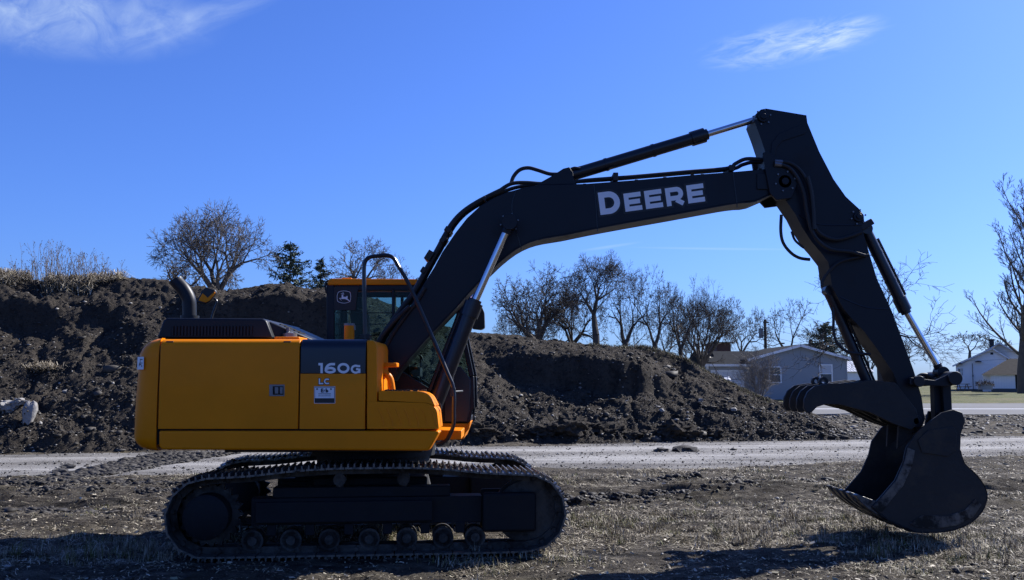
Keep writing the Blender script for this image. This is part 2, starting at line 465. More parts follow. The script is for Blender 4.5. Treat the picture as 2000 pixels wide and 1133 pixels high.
# ------------------------------------------------------------------ gravel road
rx = np.arange(-45, 60, .14); rv = np.linspace(0, 1, 46)
RXg, RV = np.meshgrid(rx, rv)
n0 = road_near(RXg) - .25 + fbm(RXg * .8, 0 * RXg, 51, 3) * .55; f0 = road_far(RXg) + .45 + fbm(RXg * .7, 0 * RXg + 9, 57, 3) * .5
RY = n0 + (f0 - n0) * RV
RZ = .028 * np.sin(np.pi * RV) ** .35 - .030 + fbm(RXg * .25, RY * 2.2, 61, 3) * .022 + fbm(RXg * 5, RY * 5, 62, 2) * .012
RVw = RV + fbm(RXg * .12, RV * 0, 66, 2) * .10
rt = .85 - .85 * np.exp(-((RVw - .36) / .11) ** 2) - .85 * np.exp(-((RVw - .70) / .11) ** 2)
rt = np.clip(rt + fbm(RXg * .5, RY * 2.5, 67, 4) * .7, 0, 1)
np_mesh('gravel_road', np.stack([RXg.ravel(), RY.ravel(), RZ.ravel()], 1), grid_faces(len(rv), len(rx)), 'gravel', 'structure', attr=rt.ravel())

# ------------------------------------------------------------------ earth bank
SK = [(-600, 520), (-300, 530), (-100, 538), (0, 541), (60, 545), (130, 552), (200, 550), (240, 541), (290, 543), (326, 545), (345, 556), (395, 560), (440, 568), (480, 562), (520, 556), (560, 557), (600, 566), (640, 562), (700, 575), (780, 600), (860, 636), (925, 651), (1000, 655), (1060, 667), (1130, 672), (1200, 681), (1262, 678), (1300, 688), (1340, 702), (1385, 730), (1440, 754), (1490, 778), (1540, 792), (1580, 806), (1640, 835), (1700, 848)]
BASEP = [(-600, 20.5), (0, 23.6), (300, 24.4), (950, 26.9), (1300, 28.3), (1560, 29.3), (1700, 29.6)]
RIDG = [(-600, 27.5), (0, 30.2), (350, 31), (640, 32), (950, 34.5), (1300, 34.5), (1500, 33.6), (1640, 31.5), (1700, 31)]
bpx = np.arange(-560, 1690, 3.2)
tt = np.concatenate([np.linspace(-.06, 1.04, 235), np.linspace(1.06, 2.4, 40)])
BP, TT = np.meshgrid(bpx, tt)
Yb = np.interp(BP, *zip(*BASEP)); Yr = np.interp(BP, *zip(*RIDG))
skp = np.interp(BP, *zip(*SK))
Hr = CAMH + (742 - skp) / FPX * Yr * 1.0
Hr = np.maximum(Hr, .05)
YY = Yb + (Yr - Yb) * TT
XX = (BP - 1000) / FPX * YY
lin = np.interp(TT, [-.06, 0, .12, .3, .6, .85, .97, 1.04, 1.5, 2.1, 2.4], [-.08, 0, .10, .28, .60, .86, .985, 1.0, .96, .3, -.1])
cl = np.interp(TT, [-.06, 0, .12, .3, .52, .60, .655, .72, .9, 1.0, 1.5, 2.1, 2.4], [-.08, 0, .10, .25, .42, .47, .88, .94, .97, 1.0, .96, .3, -.1])
cl2 = np.interp(TT, [-.06, 0, .12, .3, .6, .74, .78, .84, .95, 1.0, 1.5, 2.1, 2.4], [-.08, 0, .10, .25, .50, .60, .90, .95, .985, 1.0, .96, .3, -.1])
wob = fbm(XX * .8, TT * 3, 71, 3) * 30
def band(a, b, w): return sstep(a - w, a + w, BP + wob) * (1 - sstep(b - w, b + w, BP + wob))
cA = band(1000, 1270, 38) * .82; cB = band(355, 660, 25) * .9; cC = band(-200, 120, 40) * .5; cD = band(170, 250, 30) * .4
sh = np.interp(BP, [960, 1010, 1100, 1210, 1280], [-.10, -.05, .0, .11, .07]) + fbm(XX * 1.1, XX * 0, 88, 3) * .05
tx_ = [-.06, 0, .12, .3, .52, .60, .655, .72, .9, 1.0, 1.5, 2.1, 2.4]; ty_ = [-.08, 0, .10, .25, .42, .47, .88, .94, .97, 1.0, .96, .3, -.1]
cl = np.interp(TT + sh * sstep(.15, .4, TT) * (1 - sstep(.75, .95, TT)), tx_, ty_)
P = lin * (1 - np.clip(cA + cB + cC + cD, 0, 1)) + cl * cA + cl2 * (cB + cC + cD) * 1.0
# deep scoop lines wander up and down
ZZ = Hr * P
amp = sstep(-.02, .15, TT) * (1 - sstep(.90, 1.0, TT) * .88) * np.minimum(1, Hr / 1.5)
amp = amp * (1 - .55 * np.clip(cA + cB, 0, 1) * sstep(.5, .6, TT))
ZZ = ZZ + amp * (fbm(XX * .55, YY * .8 , 72, 3) * .40 + fbm(XX * 1.9, YY * 2.2 + XX * .4, 73, 5, .62) * .13)
ZZ = ZZ + np.minimum(1, Hr / .8) * sstep(-.04, .06, TT) * (fbm(XX * 5.5, YY * 6, 75, 4, .7) * .075 + np.abs(fbm(XX * 13, YY * 14, 79, 2)) * .035)
# gullies washed down the face
gul = np.abs(vnoise(XX * .95 + fbm(XX, YY, 80, 2) * .5, YY * .16, 77)) * 2
ZZ = ZZ - amp * (1 - sstep(.0, .30, gul)) * .13
foot = np.exp(-((TT - .05) / .05) ** 2) * np.minimum(1, Hr) * (np.abs(fbm(XX * 1.7, YY * 1.2, 85, 4, .6)) * .42)
ZZ = ZZ + foot
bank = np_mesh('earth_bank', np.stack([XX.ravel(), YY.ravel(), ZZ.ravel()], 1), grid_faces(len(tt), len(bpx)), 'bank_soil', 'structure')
def bank_at(px, t):
    i = int(np.clip(np.searchsorted(bpx, px), 0, len(bpx) - 1)); j = int(np.clip(np.searchsorted(tt, t), 0, len(tt) - 1))
    return Vector((XX[j, i], YY[j, i], ZZ[j, i]))
def bank_hit(px, py):
    """where the sight line through a pixel meets the bank"""
    i = int(np.clip(np.searchsorted(bpx, px), 0, len(bpx) - 1))
    best = None
    for j in range(len(tt)):
        y = YY[j, i]; zr = at(px, py, y).z
        if ZZ[j, i] >= zr: return Vector((XX[j, i], YY[j, i], ZZ[j, i])), tt[j]
    return Vector((XX[0, i], YY[0, i], ZZ[0, i])), 0

rng = np.random.default_rng(7)
# ------------------------------------------------------------------ loose clods and stones (uncountable)
ICO = None
def ico():
    import bmesh
    bm = bmesh.new(); bmesh.ops.create_icosphere(bm, subdivisions=1, radius=1)
    v = np.array([q.co[:] for q in bm.verts]); f = np.array([[w.index for w in q.verts] for q in bm.faces]); bm.free()
    return v, f
IV, IF = ico()
def scatter_lumps(name, pos, size, tone, matn, label, flat=.7):
    n = len(pos)
    jit = 1 + rng.uniform(-.5, .5, (n, len(IV), 1))
    a = rng.uniform(0, 2 * np.pi, n); ca, sa = np.cos(a), np.sin(a)
    sc = np.stack([size * rng.uniform(.7, 1.4, n), size * rng.uniform(.7, 1.2, n), size * flat * rng.uniform(.6, 1.1, n)], 1)
    V = IV[None] * jit * sc[:, None, :]
    x = V[..., 0] * ca[:, None] - V[..., 1] * sa[:, None]; y = V[..., 0] * sa[:, None] + V[..., 1] * ca[:, None]
    V = np.stack([x, y, V[..., 2]], -1) + pos[:, None, :]
    F = IF[None] + (np.arange(n) * len(IV))[:, None, None]
    o = np_mesh(name, V.reshape(-1, 3), F.reshape(-1, 3), matn, 'stuff', smooth=False, attr=np.repeat(tone, len(IV)))
    tag(o, label, name.replace('_', ' '))
    return o
n = 26000
ii = rng.integers(0, len(bpx), n); jj = (np.clip(rng.beta(1.0, 1.7, n), 0, 1) * 225 + 6).astype(int)
pos = np.stack([XX[jj, ii], YY[jj, ii], ZZ[jj, ii]], 1) + np.array([0, -.01, .01])
size = np.exp(rng.normal(-3.95, .5, n)); big = rng.random(n) < .018; size[big] *= 3.0
size = np.clip(size, .012, .24)
tone = rng.random(n) * .85; pale = (rng.random(n) < .10) & (size < .06); tone[pale] = 1.0
scatter_lumps('loose_clods', pos, size, tone, 'clods', 'loose clods and small pale stones strewn over the dark earth bank')
n = 5200
lx = rng.uniform(-9.5, 12, n); ly = rng.uniform(8.2, 34, n); lz = gh(lx, ly)
inr = (ly > road_near(lx) + .1) & (ly < road_far(lx) - .1)
keep = ~inr | (rng.random(n) < .25); lx, ly, lz, inr = lx[keep], ly[keep], lz[keep], inr[keep]
size = np.clip(np.exp(rng.normal(-4.2, .5, len(lx))), .006, .07); tone = rng.random(len(lx)) * .9; tone[rng.random(len(lx)) < .16] = 1
lz = np.where(inr, lz + .035, lz)
scatter_lumps('ground_crumbs', np.stack([lx, ly, lz], 1), size, tone, 'clods', 'crumbs of earth and bits of gravel littering the muddy ground')
# dead leaves and flakes of straw: small tilted facets on the trampled ground
n = 70000
yy = 7.6 + 15.5 * rng.random(n) ** 1.35; xx = rng.uniform(-1, 1, n) * yy * .57
k = (yy < road_near(xx) + .15) & (fbm(xx * 2.6, yy * 3.0, 151, 4) + rng.normal(0, .16, n) > -.10); xx, yy = xx[k], yy[k]; n = len(xx)
sz = np.exp(rng.normal(-4.95, .40, n)) * (1 + (yy - 8) * .03); a = rng.uniform(0, 2 * np.pi, n); tl = rng.normal(0, .55, n)
e1 = np.stack([np.cos(a), np.sin(a), rng.normal(0, .25, n)], 1) * (sz * rng.uniform(.8, 2.4, n))[:, None]
e2 = np.stack([-np.sin(a) * np.cos(tl), np.cos(a) * np.cos(tl), np.sin(tl)], 1) * (sz * rng.uniform(.4, .8, n))[:, None]
C = np.stack([xx, yy, gh(xx, yy) + sz * .5], 1)
V = np.stack([C - e1 - e2 * .6, C + e1 - e2, C + e1 * .9 + e2, C - e1 * .8 + e2 * .9], 1)
tone = np.clip(np.where(rng.random(n) < .6, rng.normal(.25, .15, n), rng.normal(.85, .12, n)), 0, .95)
o = np_mesh('leaf_litter', V.reshape(-1, 3), np.arange(n * 4).reshape(-1, 4), 'dry_grass', 'stuff', smooth=False, attr=np.repeat(tone, 4))
tag(o, 'dead leaves and broken straw strewn over the trampled ground', 'leaf litter')
# stones standing proud of the gravel road
n = 5000
v = np.where(rng.random(n) < .45, rng.normal(.1, .09, n), np.where(rng.random(n) < .6, rng.normal(.5, .07, n), rng.normal(.93, .06, n)))
gx_ = rng.uniform(-13, 18, n); gy_ = road_near(gx_) + np.clip(v, -.03, 1.03) * (road_far(gx_) - road_near(gx_))
tone = rng.random(n) * .95; tone[rng.random(n) < .3] = 1.0
scatter_lumps('gravel_stones', np.stack([gx_, gy_, np.full(n, .008)], 1), np.clip(np.exp(rng.normal(-4.35, .4, n)), .008, .04), tone, 'clods', 'loose stones standing proud along the edges and crown of the gravel road', flat=.7)
# soil dragged across the gravel road by the tracks
n = 5200
u = rng.random(n); ed = rng.random(n) < .35
sx_ = np.where(ed, -8.1 - .2 * u + rng.normal(0, .12, n), -8.2 + 1.7 * rng.random(n) ** 1.2 * (.35 + .65 * u)); sy_ = 17.6 + u * 6.3
scatter_lumps('dragged_soil', np.stack([sx_, sy_, np.full(n, .012)], 1), np.clip(np.exp(rng.normal(-3.45, .5, n)), .012, .12), rng.random(n) * .7, 'clods', 'trail of dark soil dragged across the pale gravel road behind the excavator', flat=.5)
# soil churned up along the ruts
n = 9000
t_ = rng.random(n); q = rng.integers(0, 5, n)
cxs = np.choose(q, [.3 + 3.6 * t_, 2.0 + 4.2 * t_, -7.5 + 3.5 * t_, -9.0 + 4.5 * t_, -6.9 + 2.6 * t_])
cys = np.choose(q, [14.3 + .55 * 3.6 * t_, 17.2 + .25 * 4.2 * t_, 15.4 + .1 * t_, 16.9 + .1 * t_, 13.3 - .6 * t_])
cxs = cxs + rng.normal(0, .12, n); cys = cys + rng.normal(0, 1, n) * (.12 + .22 * rng.random(n)); k = fbm(cxs * 1.3, cys * 1.3, 171, 3) > -.12; cxs, cys = cxs[k], cys[k]; n = len(cxs)
scatter_lumps('churned_soil', np.stack([cxs, cys, gh(cxs, cys) - .004], 1), np.clip(np.exp(rng.normal(-3.7, .5, n)), .01, .085), rng.random(n) * .55, 'clods', 'dark crumbly soil churned up along the ruts in the foreground', flat=.65)
# rough verge between the gravel and the far road
n = 6000
vx = rng.uniform(5, 30, n); vy = rng.uniform(30, 49, n); k = vy > road_far(vx) + .3; vx, vy = vx[k], vy[k]; n = len(vx)
tone = rng.random(n) * .9; tone[rng.random(n) < .08] = 1
scatter_lumps('verge_clods', np.stack([vx, vy, gh(vx, vy)], 1), np.clip(np.exp(rng.normal(-2.9, .5, n)), .03, .22), tone, 'clods', 'dark clods and stones on the rough verge before the far road', flat=.6)

# ------------------------------------------------------------------ single lumps and stones one can point at
def lump(name, c, s, matn, seed, sub=3, rough=.62, flat=1.0):
    import bmesh
    from mathutils import noise
    bm = bmesh.new(); bmesh.ops.create_icosphere(bm, subdivisions=sub, radius=1)
    for v in bm.verts:
        p = v.co.copy(); k = 1 + rough * noise.fractal(p * 1.4 + Vector((seed, seed * .7, 0)), .8, 2.1, 4) + rough * .8 * abs(noise.noise(p * 2.6 + Vector((seed, 0, seed))))
        v.co = Vector((p.x * s[0], p.y * s[1], p.z * s[2])) * k
    me = bpy.data.meshes.new(name); bm.to_mesh(me); bm.free(); me.materials.append(M[matn]); me.shade_smooth(); me.set_sharp_from_angle(angle=R(28))
    o = bpy.data.objects.new(name, me); link(o); o.location = c; return o
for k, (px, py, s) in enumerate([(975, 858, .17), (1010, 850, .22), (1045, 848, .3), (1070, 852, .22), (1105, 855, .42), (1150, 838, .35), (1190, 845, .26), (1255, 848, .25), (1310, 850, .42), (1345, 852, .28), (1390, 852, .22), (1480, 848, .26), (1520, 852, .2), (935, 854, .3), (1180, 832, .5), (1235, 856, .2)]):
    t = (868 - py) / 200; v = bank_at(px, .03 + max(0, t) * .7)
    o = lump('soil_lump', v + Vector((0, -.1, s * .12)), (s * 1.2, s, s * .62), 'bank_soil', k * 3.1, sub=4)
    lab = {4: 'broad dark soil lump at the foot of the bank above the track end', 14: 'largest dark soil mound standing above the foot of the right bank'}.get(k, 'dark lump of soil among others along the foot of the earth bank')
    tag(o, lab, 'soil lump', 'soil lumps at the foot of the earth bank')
for px, Y, s, lab in ((1288, 24.5, .13, 'small dark clod lying on the gravel road, left of the pair'), (1332, 24.6, .2, 'longer dark clod lying on the gravel road, right of the pair'),
                      (145, 19.9, .1, 'small dark clod on the gravel road at left, the farther one'), (129, 18.9, .1, 'small dark clod on the gravel road at left, the nearer one'), (272, 19.8, .07, 'tiny dark clod on the gravel road below the yellow counterweight')):
    x = (px - 1000) / FPX * Y
    tag(lump('soil_clod', (x, Y, s * .2), (s * 1.3, s, s * .45), 'clod', px * .01, sub=2), lab, 'clod', 'clods lying on the gravel road')
for px, py, s, lab in ((1428, 800, .14, 'pale stone high on the right end of the bank'), (1288, 802, .13, 'pale stone in the middle of the right bank face'), (1108, 658 + 170, .10, 'pale stone low on the bank right of the cab'),
                       (1364, 783, .13, 'pale round stone below the grassy edge of the bank'), (131, 766, .09, 'small white stone right of the broken concrete'), (1130, 846, .15, 'pale angular stone leaning at the foot of the bank')):
    v, t = bank_hit(px, py)
    tag(lump('pale_stone', v + Vector((0, -.02, .0)), (s * .6, s * .55, s * .45), 'concrete', px * .02, sub=2), lab, 'stone', 'pale stones on the earth bank') 
v, t = bank_hit(20, 800)
r_ = root('concrete_rubble', v, 'rough whitish lump of broken concrete stuck in the slope at far left', 'rubble')
lump('rubble_body', (0, 0, .05), (.20, .19, .15), 'concrete', 4.4).parent = r_
lump('rubble_chip', (.27, .05, .20), (.15, .11, .09), 'concrete', 9.4).parent = r_
v, t = bank_hit(62, 826)
r_ = root('broken_pipe', v + Vector((0, 0, -.06)), 'broken pale concrete pipe stub with a dark hollow end, tilted on the slope', 'concrete pipe')
b = MB(); n_ = 20; outer = []; L_ = [(-.0, .10, .145), (.0, .0, 0)]
def ring(c, rx_, ry_, k=0): return [Vector(c) + Vector((math.cos(2 * math.pi * i / n_) * rx_, math.sin(2 * math.pi * i / n_) * ry_ - 0, .04 * math.sin(5 * i + k))) for i in range(n_)]
rings = [ring((.0, -.10, .02), .13, .11, 1), ring((.01, -.04, .20), .19, .16, 2), ring((.02, .0, .42), .24, .20, 0), ring((.03, .04, .56), .20, .17, 0), ring((.03, .05, .62), .08, .07, 0)]
inn = [ring((0, -.10, .03), .10, .08, 1), ring((.01, -.05, .20), .14, .11, 2), ring((.02, .0, .36), .12, .10, 2)]
vs = [p for r in inn[::-1] + rings for p in r]
fs = [(i * n_ + k, i * n_ + (k + 1) % n_, (i + 1) * n_ + (k + 1) % n_, (i + 1) * n_ + k) for i in range(len(inn + rings) - 1) for k in range(n_)]
fs += [tuple(range(n_ - 1, -1, -1)), tuple(range((len(inn + rings) - 1) * n_, len(inn + rings) * n_))]
b.add(vs, fs); b.build('pipe_shell', 'concrete', r_, local=True, smooth=50)
r_.scale = (.8, .8, .9)
for q in ((-.02, -.20, .47), (.05, -.20, .37), (-.05, -.175, .30), (-.03, -.14, .12)): b = MB(); b.cyl((q[0], q[1], q[2]), (q[0], q[1] - .04, q[2] - .01), .028, .02, n=7); b.build('soil_patch', 'mud', r_, local=True)

# ------------------------------------------------------------------ grass
def blades(name, bx, by, bz, length, width, lean, tone, label, upright=None, cat='grass', curl=.35):
    n = len(bx); a = rng.uniform(0, 2 * np.pi, n)
    d = np.stack([np.cos(a), np.sin(a)], 1)
    hor = np.sin(lean) * length; ver = np.cos(lean) * length
    side = np.stack([-d[:, 1], d[:, 0]], 1) * width[:, None] * .5
    B = np.stack([bx, by, bz], 1)
    mid = B.copy(); mid[:, :2] += d * (hor * .45)[:, None]; mid[:, 2] += ver * .62
    tip = B.copy(); tip[:, :2] += d * hor[:, None]; tip[:, 2] += ver * (1 - curl * np.sin(lean))
    s3 = np.concatenate([side, np.zeros((n, 1))], 1)
    V = np.stack([B - s3, B + s3, mid + s3 * .8, mid - s3 * .8, tip + s3 * .15, tip - s3 * .15], 1)
    base = (np.arange(n) * 6)[:, None]
    F = np.concatenate([base + np.array([[0, 1, 2, 3]]), base + np.array([[3, 2, 4, 5]])], 0)
    o = np_mesh(name, V.reshape(-1, 3), F, 'dry_grass', 'stuff', smooth=False, attr=np.repeat(tone, 6))
    tag(o, label, cat); return o
def density(x, y):
    d = fbm(x * .55, y * .8, 101, 4) + .08
    rut = np.exp(-((y - (15.2 + .06 * x)) / 1.1) ** 2) * .40
    left = sstep(-2.5, -4.5, x) * sstep(11.5, 13, y) * .30
    return d - rut - left
def cand(n, x0, x1, y0, y1):
    yy = y0 + (y1 - y0) * rng.random(n) ** 1.5
    half = yy * .56
    xx = rng.uniform(-1, 1, n) * half
    xx = np.clip(xx, x0, x1)
    ok = (yy < road_near(xx) - .1)
    return xx[ok], yy[ok]
# flat lying litter and straw
x, y = cand(200000, -11, 13, 7.6, 22.5)
dn = density(x, y); k = rng.random(len(x)) < sstep(-.20, .25, dn) * .85 + .05
x, y = x[k], y[k]; n = len(x); fine = fbm(x * 3.2, y * 3.6, 141, 3) + rng.normal(0, .1, n) > -.14; x, y = x[fine], y[fine]; n = len(x)
blades('dead_grass_mat', x, y, gh(x, y) + .004, rng.uniform(.03, .12, n) * (1 + (y - 8) * .04), rng.uniform(.003, .008, n) * (1 + (y - 8) * .10), rng.uniform(1.2, 1.56, n), np.clip(np.where(rng.random(n) < .62, rng.normal(.28, .16, n), rng.normal(.84, .12, n)), 0, .95), 'matted dead grass and straw lying over the trampled ground')
# tufts
def tufts(n, blade_n, h, name, label, y0, y1, thr, green):
    tx, ty = cand(n, -11, 13, y0, y1)
    dn = density(tx, ty) + rng.normal(0, .12, len(tx)); k = dn > thr; tx, ty = tx[k], ty[k]
    m = len(tx); hs = rng.uniform(.5, 1.2, m) * h; gr = rng.random(m) < green
    bx = np.repeat(tx, blade_n) + rng.normal(0, .035, m * blade_n); by = np.repeat(ty, blade_n) + rng.normal(0, .035, m * blade_n)
    L_ = np.repeat(hs, blade_n) * rng.uniform(.5, 1.3, m * blade_n)
    tone = np.clip(rng.normal(.5, .2, m * blade_n), .05, .88); g = np.repeat(gr, blade_n) & (rng.random(m * blade_n) < .55); tone[g] = 1
    blades(name, bx, by, gh(bx, by) - .005, L_, rng.uniform(.003, .0065, m * blade_n) * (1 + (by - 8) * .08), rng.uniform(.15, 1.15, m * blade_n), tone, label)
tufts(2600, 20, .06, 'grass_tufts', 'short tufts of dry grass with green shoots growing through bare soil', 7.6, 19.5, .10, .45)
tufts(900, 46, .15, 'coarse_grass', 'coarser pale tufts of dead grass in the foreground', 7.6, 12.5, .22, .25)
# distinct clumps of grass, greener at the heart
nc = 420
cy_ = 7.8 + 11.5 * rng.random(nc) ** 1.3; cx_ = rng.uniform(-1, 1, nc) * cy_ * .55
k = (cy_ < road_near(cx_) - .3) & (density(cx_, cy_) > -.02) & ~((cx_ < -2.6) & (cy_ > 11.5)); cx_, cy_ = cx_[k], cy_[k]; nc = len(cx_)
rad = rng.uniform(.05, .20, nc); cnt = (rad * 900).astype(int); idx = np.repeat(np.arange(nc), cnt); n = len(idx)
bx = cx_[idx] + rng.normal(0, 1, n) * rad[idx] * 1.2; by = cy_[idx] + rng.normal(0, 1, n) * rad[idx] * .6
gsh = rng.random(nc) < .6
tone = np.clip(rng.normal(.62, .22, n), .05, .92); g = gsh[idx] & (rng.random(n) < .45); tone[g] = 1
blades('grass_clumps', bx, by, gh(bx, by) - .005, rng.uniform(.04, .11, n) * (.6 + rad[idx] * 3), rng.uniform(.003, .006, n) * (1 + (by - 8) * .08), rng.uniform(.1, 1.25, n), tone, 'clumps of pale dead grass with green blades at their heart')
# dry grass hanging over the crest of the bank at left, and the grassy right edge
pxs = rng.uniform(-60, 235, 9000); ts = rng.normal(.99, .035, 9000)
P3 = np.array([bank_at(a, min(max(t, .8), 1.04)) for a, t in zip(pxs, ts)])
n = len(P3); keepn = fbm(P3[:, 0] * .8, P3[:, 1] * .8, 5, 3) > -.12; P3 = P3[keepn]; n = len(P3)
blades('crest_grass', P3[:, 0], P3[:, 1], P3[:, 2] - .01, rng.uniform(.2, .65, n), rng.uniform(.010, .02, n), rng.uniform(.3, 1.5, n), np.clip(rng.normal(.74, .16, n), .05, .92), 'long dry grass hanging over the crest of the bank at left', curl=1.0)
pxs = rng.uniform(1150, 1500, 7000); ts = rng.normal(1.0, .03, 7000)
P3 = np.array([bank_at(a, min(max(t, .9), 1.04)) for a, t in zip(pxs, ts)]); n = len(P3)
tone = np.clip(rng.normal(.35, .2, n), .05, .8); tone[rng.random(n) < .35] = 1
blades('bank_edge_grass', P3[:, 0], P3[:, 1], P3[:, 2] - .01, rng.uniform(.05, .16, n), rng.uniform(.008, .018, n), rng.uniform(.2, 1.3, n), tone, 'short green and straw coloured grass along the sloping right edge of the bank')
v0, t0 = bank_hit(85, 722)
n = 700; blades('straw_clump', v0.x + rng.normal(0, .22, n), v0.y + rng.normal(0, .12, n), v0.z + rng.normal(0, .05, n), rng.uniform(.1, .3, n), rng.uniform(.012, .02, n), rng.uniform(.6, 1.6, n), np.clip(rng.normal(.6, .15, n), .05, .85), 'small clump of pale straw caught on the dark bank face at left', curl=1.0)

# ------------------------------------------------------------------ far road and lawn
xs = np.arange(-160, 260, 2.0)
def strip(name, y0, y1, dz, m_, ny=8, x0=-160, x1=260):
    xs = np.arange(x0, x1 + .1, 1.5); ys = np.linspace(y0, y1, ny)
    A, B = np.meshgrid(xs, ys)
    Z = rise(B) + dz
    return np_mesh(name, np.stack([A.ravel(), B.ravel(), Z.ravel()], 1), grid_faces(len(ys), len(xs)), m_, 'structure')
strip('road', 49.3, 62.5, .035, 'asphalt', 12)
strip('road_line', 55.0, 55.35, .041, 'trim_white', 2)
xs = np.arange(-160, 260, 1.6); ys = np.arange(62.5, 190, 1.3); A, B = np.meshgrid(xs, ys)
Z = rise(B) + .05 + fbm(A * .2, B * .3, 111, 3) * .08
np_mesh('lawn', np.stack([A.ravel(), B.ravel(), Z.ravel()], 1), grid_faces(len(ys), len(xs)), 'lawn', 'structure')

# ------------------------------------------------------------------ excavator
EX = root('excavator', (-1.58, 10.95, 0), 'yellow and navy tracked excavator parked side-on with its bucket resting on the ground', 'excavator')
YN = 9.72          # near (right-hand) face of the upper body
def pbuild(pts, Y, y0, y1, name, m_, parent=EX, bevel=.012, smooth=35, seg=2):
    b = MB(); b.pprism(pts, Y, y0, y1); return b.build(name, m_, parent, bevel=bevel, smooth=smooth, seg=seg)

# text and glyph helpers: flat print as thin real geometry just proud of its surface
def arc(cx, cy, rx, ry, a0, a1, n=18):
    return [(cx + rx * math.cos(R(a0 + (a1 - a0) * i / n)), cy + ry * math.sin(R(a0 + (a1 - a0) * i / n))) for i in range(n + 1)]
def strokes(ch, w, h, t):
    """centre lines of a bold letter in a w x h box with stroke width t: list of (points, closed)"""
    k = t / 2; x0, x1, y0, y1 = k, w - k, k, h - k; m = h / 2
    if ch == 'E': return [([(x0, 0), (x0, h)], 0), ([(t, y0), (w, y0)], 0), ([(t, m), (w * .92, m)], 0), ([(t, y1), (w, y1)], 0)]
    if ch == 'L': return [([(x0, h), (x0, 0)], 0), ([(t, y0), (w, y0)], 0)]
    if ch == 'D': return [([(x0, 0), (x0, h)], 0), ([(t, y0)] + arc(w * .46, m, w - k - w * .46, h / 2 - k, -90, 90) + [(t, y1)], 0)]
    if ch == 'R': q = h * .40; return [([(x0, 0), (x0, h)], 0), ([(t, q)] + arc(w * .58, (q + y1) / 2, w * .92 - k - w * .58, (y1 - q) / 2, -90, 90) + [(t, y1)], 0), ([(w * .52, q - k * .8), (w - k * 1.05, k * .35)], 0)]
    if ch == '1': return [([(w - k, 0), (w - k, h)], 0), ([(w - t, y1), (0, y1)], 0)]
    if ch == '0': return [(arc(w / 2, m, w / 2 - k, h / 2 - k, 0, 360, 30)[:-1], 1)]
    if ch == '6': r = h * .31; return [(arc(w / 2, r, w / 2 - k, r - k * .9, 0, 360, 28)[:-1], 1), (arc(w * .62, r, w * .62 - k, h - k - r, 172, 84, 14) + [(w * .93, y1)], 0)]
    if ch == 'G': return [([(w - k * .2, y1 - k * .4)] + arc(w * .52, m, w * .52 - k, h / 2 - k, 62, 340, 26), 0), ([(w - k, y0 * .6), (w - k, m + k * .6)], 0), ([(w - t, m * 1.0), (w * .55, m * 1.0)], 0)]
    if ch == 'C': return [(arc(w * .56, m, w * .56 - k, h / 2 - k, 48, 312, 24), 0)]
    if ch == 'r': return [([(x0, 0), (x0, h)], 0), ([(t, y1), (w, y1)], 0)]
    if ch == 'b': return [([(x0, 0), (x0, h)], 0), (arc(w * .56, h * .32, w * .44 - k, h * .32 - k, 0, 360, 20)[:-1], 1)]
def glyph(parent, ch, bl, br, h, Y, m_='white_print', t=.24, grow=0, proud=.0015, name='letter'):
    """one character standing on the baseline bl -> br (pixels), h pixels tall, as thin print proud of its surface"""
    w = math.hypot(br[0] - bl[0], br[1] - bl[1]); ex = Vector(((br[0] - bl[0]) / w, (br[1] - bl[1]) / w)); ey = Vector((ex.y, -ex.x))
    if ey.y > 0: ey = -ey
    tk_ = t * h; b = MB()
    for n_, (pts, closed) in enumerate(strokes(ch, w, h, tk_)):
        P_ = [Vector(p) for p in pts]; m = len(P_); L_ = []; R_ = []
        if not closed and grow:
            P_[0] = P_[0] + (P_[0] - P_[1]).normalized() * grow; P_[-1] = P_[-1] + (P_[-1] - P_[-2]).normalized() * grow
        for i in range(m):
            a = P_[i - 1] if (i or closed) else P_[i]; c = P_[(i + 1) % m] if (i < m - 1 or closed) else P_[i]
            d1 = (P_[i] - a).normalized() if (P_[i] - a).length > 1e-6 else (c - P_[i]).normalized(); d2 = (c - P_[i]).normalized() if (c - P_[i]).length > 1e-6 else d1
            d = (d1 + d2).normalized(); nn_ = Vector((-d.y, d.x)); kk_ = (tk_ / 2 + grow) / max(.5, d.dot(d2))
            L_.append(P_[i] + nn_ * kk_); R_.append(P_[i] - nn_ * kk_)
        vs = []
        for q in L_ + R_:
            c = Vector(bl) + ex * q.x + ey * q.y; p = at(c.x, c.y, Y); vs.append((p.x, Y - proud - n_ * .0002, p.z))
        fs = [(i, (i + 1) % m, (i + 1) % m + m, i + m) for i in range(m if closed else m - 1)]
        b.add(vs, fs)
    return b.build(name, m_, parent, smooth=0)

# ---- undercarriage
PH = R(6.2); EU = Vector((math.cos(PH), math.sin(PH), 0)); EV = Vector((-math.sin(PH), math.cos(PH), 0)); C0 = Vector((-1.535, 10.99, .035))
def TL(u, v, w): return C0 + EU * u + EV * v + Vector((0, 0, w))
TM = Matrix((EU, EV, Vector((0, 0, 1)))).transposed()
loop = []
for a in range(90, 271, 18): loop.append((-1.56 + .385 * math.cos(R(a)), .402 + .385 * math.sin(R(a))))
loop += [(-1.0, .014), (-.4, .014), (.4, .014), (1.0, .014)]
for a in range(-90, 91, 18): loop.append((1.57 + .385 * math.cos(R(a)), .405 + .385 * math.sin(R(a))))
loop += [(1.15, .812), (.72, .856), (.36, .872), (-.1, .872), (-.36, .870), (-.75, .848), (-1.15, .806)]
sp = smooth_path([(a, 0, b) for a, b in loop], 10, closed=True)
seg = [(sp[(i + 1) % len(sp)] - sp[i]).length for i in range(len(sp))]; TOT = sum(seg)
NSH = 46
